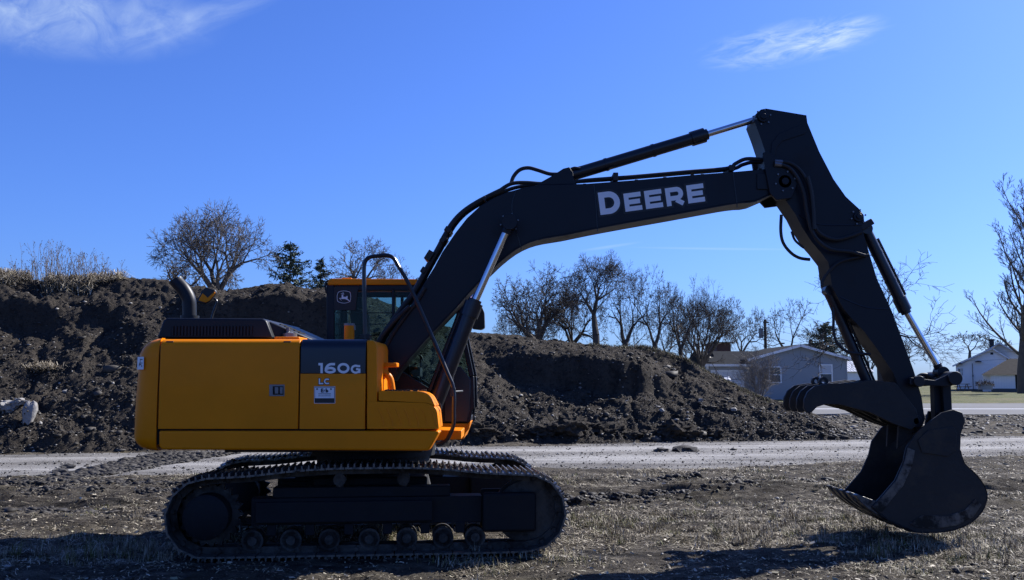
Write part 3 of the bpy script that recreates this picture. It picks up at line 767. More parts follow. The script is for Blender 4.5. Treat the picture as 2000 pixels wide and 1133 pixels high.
def along(s):
    s %= TOT
    for i, l in enumerate(seg):
        if s <= l:
            p = sp[i].lerp(sp[(i + 1) % len(sp)], s / l); return p
        s -= l
    return sp[0]
PITCHS = TOT / NSH
shoe = MB()
shoe.box((0, 0, -.012), (PITCHS * .95, .60, .018))
for gxo in (-.062, .0, .062):
    shoe.prism([(gxo - .010, -.003), (gxo + .010, -.003), (gxo + .006, .031), (gxo - .006, .031)], -.30, .30)
shoe_me = None
for side, v in (('near', -1.0), ('far', 1.0)):
    tr = MB()
    for i in range(NSH):
        p = along((i + .5) * PITCHS); q0 = along((i + .0) * PITCHS); q1 = along((i + 1.0) * PITCHS)
        t = (q1 - q0).normalized()      # path runs counter-clockwise from top left: outside is to the right of travel
        nrm = Vector((t.z, 0, -t.x))
        for dv in (-.10, .10):
            a = q0 - nrm * .045; c = q1 - nrm * .045
            ctr = (a + c) / 2
            tw = EU * t.x + Vector((0, 0, t.z)); nw = EU * nrm.x + Vector((0, 0, nrm.z))
            Mx = Matrix((tw, EV, nw)).transposed()
            tr.box(TL(ctr.x, v + dv, ctr.z), (PITCHS * 1.08, .045, .075), Mx.to_3x3())
        tr.cyl(TL(q0.x - nrm.x * .045, v - .15, q0.z - nrm.z * .045), TL(q0.x - nrm.x * .045, v + .15, q0.z - nrm.z * .045), .024, n=8)
    track = tr.build('track', 'steel', EX, smooth=30)
    for i in range(NSH):
        p = along((i + .5) * PITCHS); q0 = along(i * PITCHS); q1 = along((i + 1) * PITCHS)
        t = (q1 - q0).normalized(); nrm = Vector((t.z, 0, -t.x))
        tw = EU * t.x + Vector((0, 0, t.z)); nw = EU * nrm.x + Vector((0, 0, nrm.z))
        rot = Matrix((tw, EV * (1 if (tw.cross(EV)).dot(nw) > 0 else -1), nw)).transposed().to_4x4()
        if shoe_me is None:
            so_ = shoe.build('track_shoe', 'grouser', track, smooth=0); shoe_me = so_.data
        else:
            so_ = bpy.data.objects.new('track_shoe', shoe_me); link(so_); so_.parent = track; so_.matrix_parent_inverse = wmat(track).inverted()
        mid = (q0 + q1) / 2
        so_.matrix_basis = Matrix.Translation(TL(mid.x, v, mid.z)) @ rot
    rm = random.Random(77 + int(v)); b = MB()      # soil caked between the grousers
    for i in range(620):
        s_ = rm.random() * TOT; p = along(s_); p2 = along(s_ + .02); t = (p2 - p).normalized(); nrm = Vector((t.z, 0, -t.x)); h_ = rm.uniform(.006, .02)
        c = TL(p.x + nrm.x * rm.uniform(-.004, .010), v + rm.choice((-1, 1)) * abs(rm.gauss(0, .16)) if rm.random() < .6 else v + rm.uniform(-.29, .29), p.z + nrm.z * rm.uniform(-.004, .010))
        q = [c + Vector((rm.gauss(0, 1), rm.gauss(0, 1), rm.gauss(0, 1))).normalized() * rm.uniform(.014, .034) for _ in range(6)]
        b.add(q, [(0, 1, 2), (0, 2, 3), (0, 3, 4), (0, 4, 1), (5, 2, 1), (5, 3, 2), (5, 4, 3), (5, 1, 4)])
    b.build('caked_mud', 'mud', track, smooth=0)['kind'] = 'stuff'
    # track frame
    b = MB()
    def tbox(u0, u1, v0, v1, w0, w1): b.box(TL((u0 + u1) / 2, (v0 + v1) / 2, (w0 + w1) / 2), (abs(u1 - u0), abs(v1 - v0), abs(w1 - w0)), TM)
    tbox(-1.15, 1.12, v - .13, v + .13, .30, .56)
    tbox(-.95, .80, v - .10, v + .10, .56, .66)
    tbox(-1.1, .62, v - .20, v - .131, .33, .53)
    for u in (-.95, -.58, -.2, .18, .55, .9): tbox(u - .045, u + .045, v - .15, v - .10, .20, .31)
    fr = b.build('track_frame', 'frame_steel', EX, bevel=.008)
    for u, w, hw in ((-.28, .61, .10), (.33, .61, .10), (.40, .44, .055)):
        b = MB(); pts = rounded([(u - hw, w - .035), (u + hw, w - .035), (u + hw, w + .035), (u - hw, w + .035)], .03)
        vs = [TL(p[0], v - .2012 if w < .5 else v - .1012, p[1]) for p in pts]; b.add(vs, [tuple(range(len(vs)))]); b.build('frame_hole', 'gap', fr, smooth=0)
    b = MB()
    tbox(1.12, 1.66, v - .21, v - .13, .21, .60); b.build('idler_yoke', 'frame_steel', fr, bevel=.03, seg=3); b = MB(); tbox(1.12, 1.66, v + .13, v + .21, .21, .60); b.build('idler_yoke', 'frame_steel', fr, bevel=.03, seg=3)
    # rollers, carrier rollers, idler, sprocket
    for u in (-1.13, -.76, -.39, .0, .37, .73, 1.05):
        b = MB(); b.cyl(TL(u, v - .14, .155), TL(u, v + .14, .155), .085, n=20); b.cyl(TL(u, v - .165, .155), TL(u, v + .165, .155), .045, n=12); b.cyl(TL(u, v - .14, .155), TL(u, v - .10, .155), .105, n=20); b.cyl(TL(u, v + .10, .155), TL(u, v + .14, .155), .105, n=20)
        b.build('track_roller', 'steel', fr)
    for u in (-.30, .33):
        b = MB(); b.cyl(TL(u, v - .13, .735), TL(u, v + .13, .735), .062, n=16); b.cyl(TL(u, v - .05, .735), TL(u, v - .05, .60), .04, n=8); b.build('carrier_roller', 'steel', fr)
    b = MB(); b.cyl(TL(1.57, v - .09, .405), TL(1.57, v + .09, .405), .30, n=36); b.cyl(TL(1.57, v - .12, .405), TL(1.57, v + .12, .405), .12, n=20); b.cyl(TL(1.57, v - .035, .405), TL(1.57, v + .035, .405), .325, n=36)
    b.build('idler', 'steel', EX)
    b = MB(); pts = []
    for i in range(42):
        rr = .325 if i % 2 == 0 else .27
        pts.append((math.cos(2 * math.pi * i / 42) * rr, math.sin(2 * math.pi * i / 42) * rr))
    vs = [TL(-1.56 + p[0], v - .03, .402 + p[1]) for p in pts] + [TL(-1.56 + p[0], v + .03, .402 + p[1]) for p in pts]; k = len(pts)
    b.add(vs, [tuple(range(k)), tuple(range(2 * k - 1, k - 1, -1))] + [(i, i + k, (i + 1) % k + k, (i + 1) % k) for i in range(k)])
    b.build('drive_sprocket', 'steel', EX)
    b = MB(); b.cyl(TL(-1.56, v - .26, .402), TL(-1.56, v + .15, .402), .215, n=36); b.cyl(TL(-1.56, v - .285, .402), TL(-1.56, v - .26, .402), .17, .215, n=36)
    for i in range(12): a = 2 * math.pi * i / 12; b.cyl(TL(-1.56 + .192 * math.cos(a), v - .262 - .012, .402 + .192 * math.sin(a)), TL(-1.56 + .192 * math.cos(a), v - .24, .402 + .192 * math.sin(a)), .012, n=6)
    b.build('final_drive', 'frame_steel', EX)
b = MB(); b.box(TL(0, 0, .62), (1.15, 1.7, .22), TM); b.box(TL(0.45, 0, .52), (.34, 2.1, .24), TM); b.box(TL(-.45, 0, .52), (.34, 2.1, .24), TM)
b.build('undercarriage', 'frame_steel', EX, bevel=.02)
b = MB(); b.cyl(TL(0, 0, .73), TL(0, 0, .90), .62, n=40); b.cyl(TL(0, 0, .90), TL(0, 0, 1.02), .68, n=40); b.build('swing_bearing', 'frame_steel', EX)

# ---- upper frame and body
b = MB(); b.bb(-2.9, -.9, YN + .25, 12.1, 1.03, 1.12); b.bb(-3.4, at(820, 0, YN).x, YN + .36, 12.1, 1.075, 1.13)
b.build('upper_frame', 'black', EX, bevel=.01)
# counterweight: plan outline swept vertically with rounded top and bottom edges
CX = at(307.5, 750, YN).x
plan = [(CX, YN)]
for a in range(0, 91, 15): plan.append((-3.58 - .20 * math.sin(R(a)), YN + .20 - .20 * math.cos(R(a))))
plan += [(-3.86, 10.15), (-3.99, 10.5), (-4.05, 10.95), (-3.99, 11.4), (-3.86, 11.8)]
for a in range(0, 91, 15): plan.append((-3.58 - .22 * math.cos(R(a)), 11.97 + .20 * math.sin(R(a))))
plan.append((CX, 12.17))
lv = []
for a in range(0, 91, 15): lv.append((1.055 + .10 * (1 - math.sin(R(a))) - 0, .10 * (1 - math.cos(R(a)))))
lv = [(1.058 + .14 * (1 - math.cos(R(a))), .16 * (1 - math.sin(R(a)))) for a in range(0, 91, 15)] + [(1.45, 0), (1.62, .004), (1.9, .018)] + [(2.175 - .21 * (1 - math.cos(R(a))), .018 + .20 * (1 - math.sin(R(a)))) for a in range(90, -1, -15)]
vs = []; cx, cy = -3.50, 10.95
for z, ins in lv:
    for (x, y) in plan:
        # inset towards the inside of the plan
        nx = x if x > -3.57 else min(x + ins * 1.05, CX - .002)
        ky = (1 - ins * .45) if y < 11 else (1 - ins * .45)
        vs.append((nx, cy + (y - cy) * (1 - ins * .38), z))
k = len(plan); m_ = len(lv)
fs = [(j * k + i, (j + 1) * k + i, (j + 1) * k + i + 1, j * k + i + 1) for j in range(m_ - 1) for i in range(k - 1)]
fs += [((j) * k, j * k + k - 1, (j + 1) * k + k - 1, (j + 1) * k) for j in range(m_ - 1)]
fs += [tuple(range(k)), tuple(range(m_ * k - 1, (m_ - 1) * k - 1, -1))]
b = MB(); b.add(vs, fs); cw = b.build('counterweight', 'yellow', EX, smooth=50)
# sticker on the rear corner
def cwpt(a, z, off=.004):
    # point on the rounded corner at angle a
    x = -3.58 - (.20) * math.sin(R(a)); y = YN + .20 - .20 * math.cos(R(a)); n_ = Vector((-math.sin(R(a)), -math.cos(R(a)), 0))
    y = cy + (y - cy) * (1 - .008 * .38)
    return Vector((x + .004, y, z)) + n_ * off
b = MB(); q = []
for a in (22, 30, 38, 46, 54): q += [cwpt(a, 1.86, .007), cwpt(a, 1.985, .007)]
b.add(q, [(2 * i, 2 * i + 1, 2 * i + 3, 2 * i + 2) for i in range(4)]); stick_ = b.build('sticker', 'white_label', cw)
b = MB()
for z0, z1, a0, a1 in ((1.955, 1.963, 26, 36), (1.92, 1.926, 26, 38), (1.90, 1.965, 35, 37), (1.89, 1.925, 39, 41), (1.905, 1.912, 30, 40), (1.888, 1.9, 27, 31), (1.872, 1.876, 26, 50)):
    b.add([cwpt(a0, z0, .0085), cwpt(a1, z0, .0085), cwpt(a1, z1, .0085), cwpt(a0, z1, .0085)], [(0, 1, 2, 3)])
b.build('sticker_print', 'black_print', stick_, smooth=0)

# panels of the side: section is rounded at the top edge
def side_panel(x0, x1, z0, z1, name, m_, rtop=.06, parent=EX, depth=.25, y=YN, bev=.006):
    """panel facing the camera whose top edge rolls over"""
    n_ = 6; prof = [(y, z0)] + ([(y - .004, z0 + (z1 - z0) * .46), (y - .004, z0 + (z1 - z0) * .475), (y - .001, z0 + (z1 - z0) * .54)] if name == 'engine_door' else []) + [(y + rtop * (1 - math.cos(R(a))), z1 - rtop + rtop * math.sin(R(a))) for a in range(0, 91, 15)] + [(y + depth, z1), (y + depth, z0)]
    b = MB(); k = len(prof)
    vs = [(x0, p, q) for p, q in prof] + [(x1, p, q) for p, q in prof]
    b.add(vs, [tuple(range(k)), tuple(range(2 * k - 1, k - 1, -1))] + [(i, i + k, (i + 1) % k + k, (i + 1) % k) for i in range(k)])
    return b.build(name, m_, parent, bevel=bev)
X = lambda px, Y=YN: at(px, 750, Y).x
Z = lambda py, Y=YN: at(900, py, Y).z
ztop = Z(662); zbot = Z(838)
b = MB(); b.bb(X(306), X(713), YN + .03, 12.1, 1.12, ztop - .07); b.build('body_core', 'gap', EX, smooth=0)
b = MB(); b.bb(X(309), X(716), YN + .24, 12.15, ztop - .10, ztop - .004); b.build('body_deck', 'yellow', EX, bevel=.01)
door = side_panel(X(311), X(583.5), zbot, ztop, 'engine_door', 'yellow', .09)
side_panel(X(586.5), X(713.5), zbot, Z(730), 'pump_door', 'yellow', .001, bev=.003)
pd = side_panel(X(586.5), X(713.5), Z(729.4), ztop, 'pump_door_top', 'navy_gloss', .10, bev=.003)
# door latch
pts = [(526, 751), (556, 751), (556, 774), (526, 774)]
la = pbuild(pts, YN, YN - .006, YN + .02, 'door_latch', 'grey_metal', door, bevel=.003)
b = MB(); b.pprism([(533, 754.5), (554, 754.5), (554, 771), (533, 771)], YN, YN - .0075, YN - .004); b.build('latch_recess', 'gap', la, smooth=0)
b = MB(); b.pprism([(537, 756), (544, 756), (544, 769), (537, 769)], YN, YN - .011, YN - .004); b.pprism([(547, 756), (552.5, 756), (552.5, 769), (547, 769)], YN, YN - .011, YN - .004); b.build('latch_lever', 'grey_metal', la, bevel=.002)
# number and letters
for ch, x0, x1, y1, h in (('1', 622, 630.6, 729, 20), ('6', 634, 656, 729.4, 20.5), ('0', 659, 682.6, 729.4, 20.5), ('G', 685, 704, 729.8, 17.5)):
    glyph(pd, ch, (x0, y1), (x1, y1), h, YN, t=.235)
pd2 = [o for o in bpy.data.objects if o.name.startswith('pump_door') and 'top' not in o.name][0]
for ch, x0, x1 in (('L', 622.7, 631.6), ('C', 632.8, 644)):
    glyph(pd2, ch, (x0, 750.6), (x1, 750.6), 11.4, YN, t=.24, proud=.0026)
    glyph(pd2, ch, (x0, 750.6), (x1, 750.6), 11.4, YN, m_='black_print', t=.24, grow=1.2, proud=.0012, name='letter_outline')
dl = pbuild([(613, 754), (655.3, 754), (655.3, 788.6), (613, 788.6)], YN, YN - .0012, YN + .002, 'dealer_decal', 'yellow', pd2, bevel=0)
def dec(pts, m_, pr, name):
    b = MB(); q = [at(a, c, YN) for a, c in pts]; b.add([(p.x, YN - pr, p.z) for p in q], [(0, 1, 2, 3)]); return b.build(name, m_, dl, smooth=0)
R4 = lambda a, b_, c, d: [(a, d), (c, d), (c, b_), (a, b_)]
dec(R4(613.6, 754.6, 654.7, 788), 'white_label', .0018, 'decal_border'); dec(R4(614.4, 755.4, 653.9, 787.2), 'black_print', .0024, 'decal_ground'); dec(R4(615.2, 756.8, 652.8, 777.8), 'white_label', .003, 'decal_panel')
for ch, x0, x1, h in (('E', 626.8, 631.6, 8.0), ('r', 632.2, 635.4, 5.4), ('b', 636, 641.6, 8.4)): glyph(dl, ch, (x0, 766.8), (x1, 766.8), h, YN, m_='black_print', t=.26, proud=.0036)
rnd = random.Random(3)
for row, hh in ((768.2, 1.4), (771.0, .9), (773.0, .9)):
    x = 622.0
    while x < 645.5:
        w = rnd.uniform(.6, 1.3); dec(R4(x, row, min(x + w, 646), row + hh), 'black_print', .0036, 'decal_text'); x += w + .45
for x in (617.5, 644.5):
    b = MB(); c_ = at(x + 2, 760, YN); b.cyl((c_.x, YN - .0034, c_.z), (c_.x, YN - .0038, c_.z), .010, n=10); b.build('decal_seal', 'grey_metal', dl)

# skirt, tank, tool box
sk = pbuild([(310, 841.5), (857, 841.5), (857.5, 846), (838, 879), (834, 880.5), (316, 878.5), (310, 872)], YN, YN, YN + .35, 'side_skirt', 'yellow', bevel=.025, seg=3)
tk = pbuild(rounded([(716.5, 838), (716.5, 665), (731, 665), (736, 676), (736.5, 784), (736.5, 838)], [0, 2, 10, 6, 0, 0]), YN + .01, YN + .012, 10.62, 'fuel_tank', 'yellow', bevel=.02, seg=3)
tb = pbuild(rounded([(717, 838), (717, 786), (740, 784.5), (835, 787), (853, 797), (857.5, 838)], [1, 4, 6, 30, 10, 3], 4), YN, YN - .002, 10.25, 'tool_box', 'yellow', bevel=.02, seg=3)
b = MB()
for i in range(7):
    xs_ = 738 + i * 17
    q = [(xs_, 797), (xs_ + 4, 806), (xs_ + 9, 818), (xs_ + 12, 832)]
    b.tube([at(a, c, YN - .0025) for a, c in q], .006, n=6)
b.build('box_rib', 'yellow', tb)
ld = pbuild(rounded([(739.5, 782.5), (739.5, 765), (742, 763.5), (815, 764), (838, 770), (850, 794), (836, 787)], [0, 2, 4, 20, 16, 2, 14], 4), YN, YN + .004, 10.25, 'box_lid', 'yellow', tb, bevel=.014, seg=3)
b = MB()
rn = random.Random(9)
for i in range(60): b.box((rn.uniform(X(746), X(825)), rn.uniform(YN + .05, 10.2), Z(763.5) + .004), (rn.uniform(.01, .03), rn.uniform(.01, .03), rn.uniform(.006, .016)))
b.build('lid_grit', 'mud', tb, smooth=0)['kind'] = 'stuff'
# step deck beyond the box, hose guard
pbuild([(850, 839), (902, 840.5), (901, 858), (852, 860)], 10.35, 10.3, 10.95, 'front_step', 'yellow', bevel=.008)
pbuild([(738, 708), (775, 708.5), (775, 717), (738, 717.5)], 10.25, 10.25, 10.45, 'pipe_shelf', 'yellow', bevel=.008)
b = MB(); b.tube(smooth_path([at(740, 724, 10.25), at(752, 729, 10.25), at(762, 740, 10.25), at(766, 763, 10.25)], 5), .035, n=12); b.build('intake_pipe', 'yellow', EX)
b = MB(); c_ = at(682, 661, 10.35); b.cyl(c_ - Vector((0, 0, .06)), c_ + Vector((0, 0, .135)), .053, n=24); fc = b.build('filler_neck', 'yellow', tk)
b = MB(); b.cyl(c_ + Vector((0, 0, .135)), c_ + Vector((0, 0, .158)), .058, n=24); b.box(c_ + Vector((.055, 0, .115)), (.02, .03, .05)); b.build('filler_cap', 'grey_metal', fc)

# engine hood with louvres
YH = 10.05
hood = MB()
hp = [(306, 661), (318, 627), (325, 621), (512, 622), (520, 626), (533, 661)]
hb = [at(a, c, YH) for a, c in hp]
front = [(p.x, YH, p.z) for p in hb]; back = [(p.x, 11.75, p.z) for p in hb]
k = len(front)
hood.add(front + back, [tuple(range(k - 1, -1, -1)), tuple(range(k, 2 * k))] + [(i, (i + 1) % k, (i + 1) % k + k, i + k) for i in range(k)])
hd = hood.build('engine_hood', 'navy', EX, bevel=.02, seg=3)
b = MB(); b.add([(at(a, c, YH).x, YH - .002, at(a, c, YH).z) for a, c in [(335, 637), (495, 637), (493, 655.5), (333, 655.5)]], [(0, 3, 2, 1)]); b.build('louvre_recess', 'gap', hd, smooth=0)
for i in range(25):
    xa = 336 + i * 6.4
    b = MB(); b.pprism([(xa, 637), (xa + 3.4, 637), (xa + 2.9, 655.5), (xa - .5, 655.5)], YH, YH - .012, YH - .003); b.build('louvre_slat', 'navy', hd, smooth=0)
# sloping front part of the hood, with its own vents
b = MB(); q0 = at(533, 661, YH); q1 = at(520, 624, YH)
b.add([(q1.x, 10.15, q1.z - .01), (q1.x, 11.7, q1.z - .01), (q1.x + .42, 11.7, q1.z - .19), (q1.x + .42, 10.35, q1.z - .19), (q1.x, 10.15, 2.1), (q1.x, 11.7, 2.1), (q1.x + .42, 11.7, 2.1), (q1.x + .42, 10.35, 2.1)], [(0, 3, 2, 1), (4, 5, 6, 7), (0, 4, 7, 3), (1, 2, 6, 5), (3, 7, 6, 2), (0, 1, 5, 4)])
hs = b.build('hood_slope', 'navy', hd, bevel=.015)
for i in range(5):
    x = q1.x + .06 + i * .05; z = q1.z - .01 - (x - q1.x) * .18 / .42
    b = MB(); b.box((x, 10.55, z + .004), (.018, .30, .012)); b.build('vent_slot', 'black', hd, smooth=0)
b = MB(); c_ = at(566, 655, 10.2); b.cyl(c_ - Vector((0, 0, .05)), c_ + Vector((0, 0, .02)), .075, n=20); b.cyl(c_ + Vector((0, 0, .02)), c_ + Vector((0, 0, .04)), .05, .02, n=16); b.cyl(c_ + Vector((-.02, 0, .03)), c_ + Vector((-.02, 0, .08)), .02, n=8); b.build('tank_cap', 'grey_metal', EX)
b = MB(); b.bb(X(536, 9.95), X(585, 9.95), 9.9, 10.3, ztop - .004, ztop + .03); b.build('cap_tray', 'yellow', EX, bevel=.01)
# exhaust
e = [at(370, 640, 10.6), at(370, 600, 10.6), at(368, 583, 10.6), at(359, 566, 10.6), at(346, 551, 10.6), at(343, 546, 10.6)]
b = MB(); pth = smooth_path(e, 6); b.tube(pth, .074, n=22, cap=False); b.tube(pth[::-1], .066, n=22, cap=True); b.cyl(e[0] - Vector((0, 0, .05)), e[0] + Vector((0, 0, .13)), .10, n=22)
b.build('exhaust_pipe', 'navy', EX, smooth=50)
# rear-view mirror on the hood
arm = [at(412, 628, 10.4), at(416, 612, 10.4), at(422, 596, 10.4), at(423, 588, 10.4), at(418, 583, 10.4)]
b = MB(); b.tube(smooth_path(arm, 5), .013, n=8); ma = b.build('mirror_arm', 'navy_gloss', EX)
mp_ = [(384, 588), (398, 565), (403, 561), (421, 566), (423, 572), (410, 590), (402, 594), (385, 592)]
mh = pbuild(mp_, 10.4, 10.38, 10.44, 'mirror_housing', 'black', ma, bevel=.012)
b = MB(); b.pprism([(388, 587), (396, 573), (402, 578), (406, 582), (419, 570), (421, 572), (410, 587), (402, 591)], 10.38, 10.368, 10.381); b.build('mirror_reflection', 'yellow', ma, bevel=.003)  # yellow reflection in the mirror face, put in as a painted piece
# handrail
hr = [(713.5, 665), (712, 580), (711, 530), (713, 512), (721, 503), (738, 500), (757, 499), (769, 505), (778, 520), (800, 558), (840, 648), (874, 728), (884, 752), (887, 775), (886.5, 800), (886, 828), (880, 846), (870, 862), (852, 868)]
b = MB(); b.tube(smooth_path([at(a, c, 10.12) for a, c in hr], 4), .0215, n=10)
hrl = b.build('handrail', 'navy_gloss', EX)
b = MB(); b.box(at(714, 658, 10.15), (.10, .1, .05)); b.box(at(885, 766, 10.13), (.05, .05, .09)); b.tube([at(889, 765, 10.12), at(903, 764, 10.3)], .012, n=6); b.build('rail_clamp', 'black', hrl, bevel=.004)

# ---- cab, on the far side
YC = 11.35; YF = 12.32
cabo = [(637, 551), (826, 548), (880, 575), (905, 640), (925, 735), (924, 795), (917, 826), (640, 826)]
q = [at(a, c, YC) for a, c in cabo]
cab = MB()
cz0 = at(700, 826, YC).z; cz1 = at(700, 556, YC).z
xb = at(637, 700, YC).x
# pillars and rails as a frame on both sides
def cabbar(p, q_, w, name='cab_pillar', m_='navy'):
    for yy in (YC, YF):
        b = MB(); a = at(p[0], p[1], YC); c = at(q_[0], q_[1], YC); d = (c - a).normalized(); nn = Vector((-d.z, 0, d.x)) * w
        b.prism([((a + nn).x, (a + nn).z), ((c + nn).x, (c + nn).z), ((c - nn).x, (c - nn).z), ((a - nn).x, (a - nn).z)], yy, yy + .06 if yy == YC else yy - .06)
        b.build(name, m_, cabn, bevel=.01)
base = MB(); base.pprism([(638, 700), (640, 826), (918, 826), (924, 795), (925, 770), (848, 764), (770, 716), (742, 700)], YC, YC + .001, YC + .045); base.pprism([(638, 700), (640, 826), (918, 826), (924, 795), (925, 770), (848, 764), (770, 716), (742, 700)], YC, YF - .045, YF - .001)
base.pprism([(640, 815), (918, 815), (917, 826), (640, 826)], YC, YC + .046, YF - .046)
cabn = base.build('cab', 'navy', EX, bevel=.008)
cabbar((645, 552), (646, 702), .045)
cabbar((893, 600), (921, 735), .028)
cabbar((921, 735), (922, 800), .028)
cabbar((868, 563), (893, 600), .028)
cabbar((655, 562), (868, 562), .035, 'cab_rail')
cabbar((655, 696), (752, 696), .02, 'cab_rail')
cabbar((768, 562), (768, 700), .018)
b = MB(); b.pprism([(652, 560), (700, 560), (694, 606), (652, 606)], YC, YC - .002, YC + .01); dp = b.build('corner_panel', 'black', cabn, bevel=.002)
b = MB()
roofp = rounded([(640, 557), (641, 548), (648, 544.5), (826, 545.5), (862, 549), (882, 560), (880, 566), (840, 556.5)], 3)
b.pprism(roofp, YC, YC - .02, YF + .02); rf = b.build('cab_roof', 'yellow', cabn, bevel=.012, seg=3)
pbuild([(664, 545.5), (666, 541.5), (684, 541.5), (688, 545.5)], YC, YC + .05, YC + .22, 'roof_boss', 'yellow', cabn, bevel=.006)
b = MB(); b.tube(smooth_path([at(a, c, YC) for a, c in [(812, 549), (814, 544), (818, 543), (824, 543), (825, 548)]], 4), .006, n=6); b.tube(smooth_path([at(a, c, YC) for a, c in [(640, 575), (636, 566), (637, 552), (645, 547), (655, 545.5)]], 4), .012, n=6); b.build('roof_cable', 'rubber', cabn)
# glass panes
b = MB(); b.pprism([(653, 564), (865, 564), (892, 602), (920, 735), (921, 768), (849, 762), (772, 714), (752, 698), (653, 698)], YC, YC + .018, YC + .024); b.build('side_window', 'cab_glass', cabn, smooth=0)
b = MB(); b.pprism([(653, 564), (865, 564), (892, 602), (920, 735), (921, 768), (653, 768)], YC, YF - .024, YF - .018); b.build('door_window', 'cab_glass', cabn, smooth=0)
fx = [at(868, 563, YC), at(893, 600, YC), at(921, 735, YC), at(922, 800, YC)]
b = MB(); b.add([(p.x + .0, YC + .06, p.z) for p in fx] + [(p.x, YF - .06, p.z) for p in fx], [(i, i + 1, i + 5, i + 4) for i in range(3)]); b.build('windscreen', 'cab_glass', cabn, smooth=0)
b = MB(); b.bb(xb + .02, xb + .05, YC + .06, YF - .06, cz0 + .1, 2.05); b.bb(xb + .02, xb + .05, YC + .06, YF - .06, 2.62, cz1); b.build('rear_wall', 'navy', cabn)
b = MB(); b.bb(xb + .03, xb + .036, YC + .06, YF - .06, 2.05, 2.62); b.build('rear_window', 'cab_glass', cabn, smooth=0)
for py in (611, 633, 655, 676):
    b = MB(); b.tube([at(655, py, YC + .04), at(766, py, YC + .04)], .006, n=6); b.build('window_bar', 'black', cabn)
b = MB(); b.pprism([(742, 700), (770, 716), (848, 764), (862, 826), (700, 826), (690, 700)], YC, YC - .012, YC - .001); b.build('lower_panel', 'navy', cabn, bevel=.004)
b = MB(); b.pprism([(868, 716), (900, 716), (919, 740), (918, 800), (912, 824), (868, 824)], YC, YC - .014, YC - .001); b.build('front_panel', 'navy_gloss', cabn, bevel=.006)
pbuild([(640, 827), (917, 827), (905, 858), (640, 858)], YC, YC - .01, YF, 'cab_base', 'yellow', bevel=.01)
pbuild([(913, 828), (919, 822), (916, 838), (910, 845)], YC, YC - .02, YC + .1, 'base_tip', 'yellow', bevel=.003)
# interior: seat, consoles, wipers of the view through
b = MB(); b.pprism(rounded([(705, 700), (762, 700), (765, 740), (700, 740)], 5), 11.8, 11.58, 12.05); b.pprism(rounded([(700, 705), (724, 705), (716, 612), (696, 600), (688, 612)], 6), 11.8, 11.60, 12.03); b.pprism(rounded([(690, 600), (712, 604), (708, 582), (690, 578)], 5), 11.8, 11.68, 11.95); b.build('seat', 'seat_fabric', cabn, bevel=.02)
b = MB(); b.pprism([(735, 690), (785, 700), (783, 760), (735, 760)], 11.6, 11.46, 11.58); b.tube([at(800, 735, 11.6), at(797, 700, 11.6), at(793, 688, 11.6)], .015, n=8); b.tube([at(822, 770, 11.9), at(822, 690, 11.9), at(832, 690, 11.9)], .012, n=8); b.tube(smooth_path([at(805, 700, 11.7), at(812, 693, 11.7), at(822, 695, 11.7), at(826, 704, 11.7)], 4), .01, n=6); b.pprism([(790, 712), (822, 718), (822, 735), (790, 735)], 11.7, 11.6, 11.9); b.build('controls', 'black', cabn)
b = MB(); b.pprism(rounded([(922, 642), (922, 604), (941, 598), (946, 610), (947, 640), (940, 644)], 3), 11.9, 11.86, 12.06); b.tube([at(925, 620, 11.9), at(900, 622, 11.9)], .012, n=6); b.build('cab_mirror', 'black', cabn, bevel=.01)
# leaping animal emblem in its rounded border
def emb(px, py): return at(px, py, YC)
u_ = lambda x, y: (645 + x / 25.18, 555 + y / 25.18)
brd = smooth_path([Vector((a, 0, c)) for a, c in [u_(*p) for p in [(520, 345), (680, 325), (840, 345), (980, 400), (1015, 560), (1020, 660), (990, 820), (900, 900), (690, 945), (480, 910), (360, 840), (335, 660), (345, 520), (400, 390)]]], 5, closed=True)
b = MB(); kk = len(brd); cxx, czz = u_(680, 640)
outer = [emb(p.x, p.z) for p in brd]; inner = [emb(cxx + (p.x - cxx) * .945, czz + (p.z - czz) * .94) for p in brd]
b.add([(p.x, YC - .0045, p.z) for p in outer + inner], [(i, (i + 1) % kk, (i + 1) % kk + kk, i + kk) for i in range(kk)]); b.build('emblem_border', 'white_print', dp, smooth=0)
deer = [(530, 540), (590, 520), (640, 510), (650, 530), (640, 560), (640, 610), (680, 628), (790, 628), (810, 585), (855, 590), (855, 680), (850, 720), (930, 790), (1000, 870), (970, 880), (880, 805), (780, 755), (720, 732), (600, 735), (540, 712), (480, 715), (560, 790), (545, 800), (455, 715), (450, 685), (560, 680), (560, 610), (585, 560)]
b = MB(); b.add([(emb(*u_(*p)).x, YC - .0045, emb(*u_(*p)).z) for p in deer], [tuple(range(len(deer)))])
for q in ([(530, 460), (660, 455), (660, 475), (530, 478)], [(640, 400), (655, 400), (672, 470), (690, 505), (670, 515), (655, 475)], [(590, 400), (602, 400), (604, 455), (592, 455)]):
    b.add([(emb(*u_(*p)).x, YC - .0047, emb(*u_(*p)).z) for p in q], [(0, 1, 2, 3)] if len(q) == 4 else [tuple(range(6))])
b.build('emblem_figure', 'white_print', dp, smooth=0)

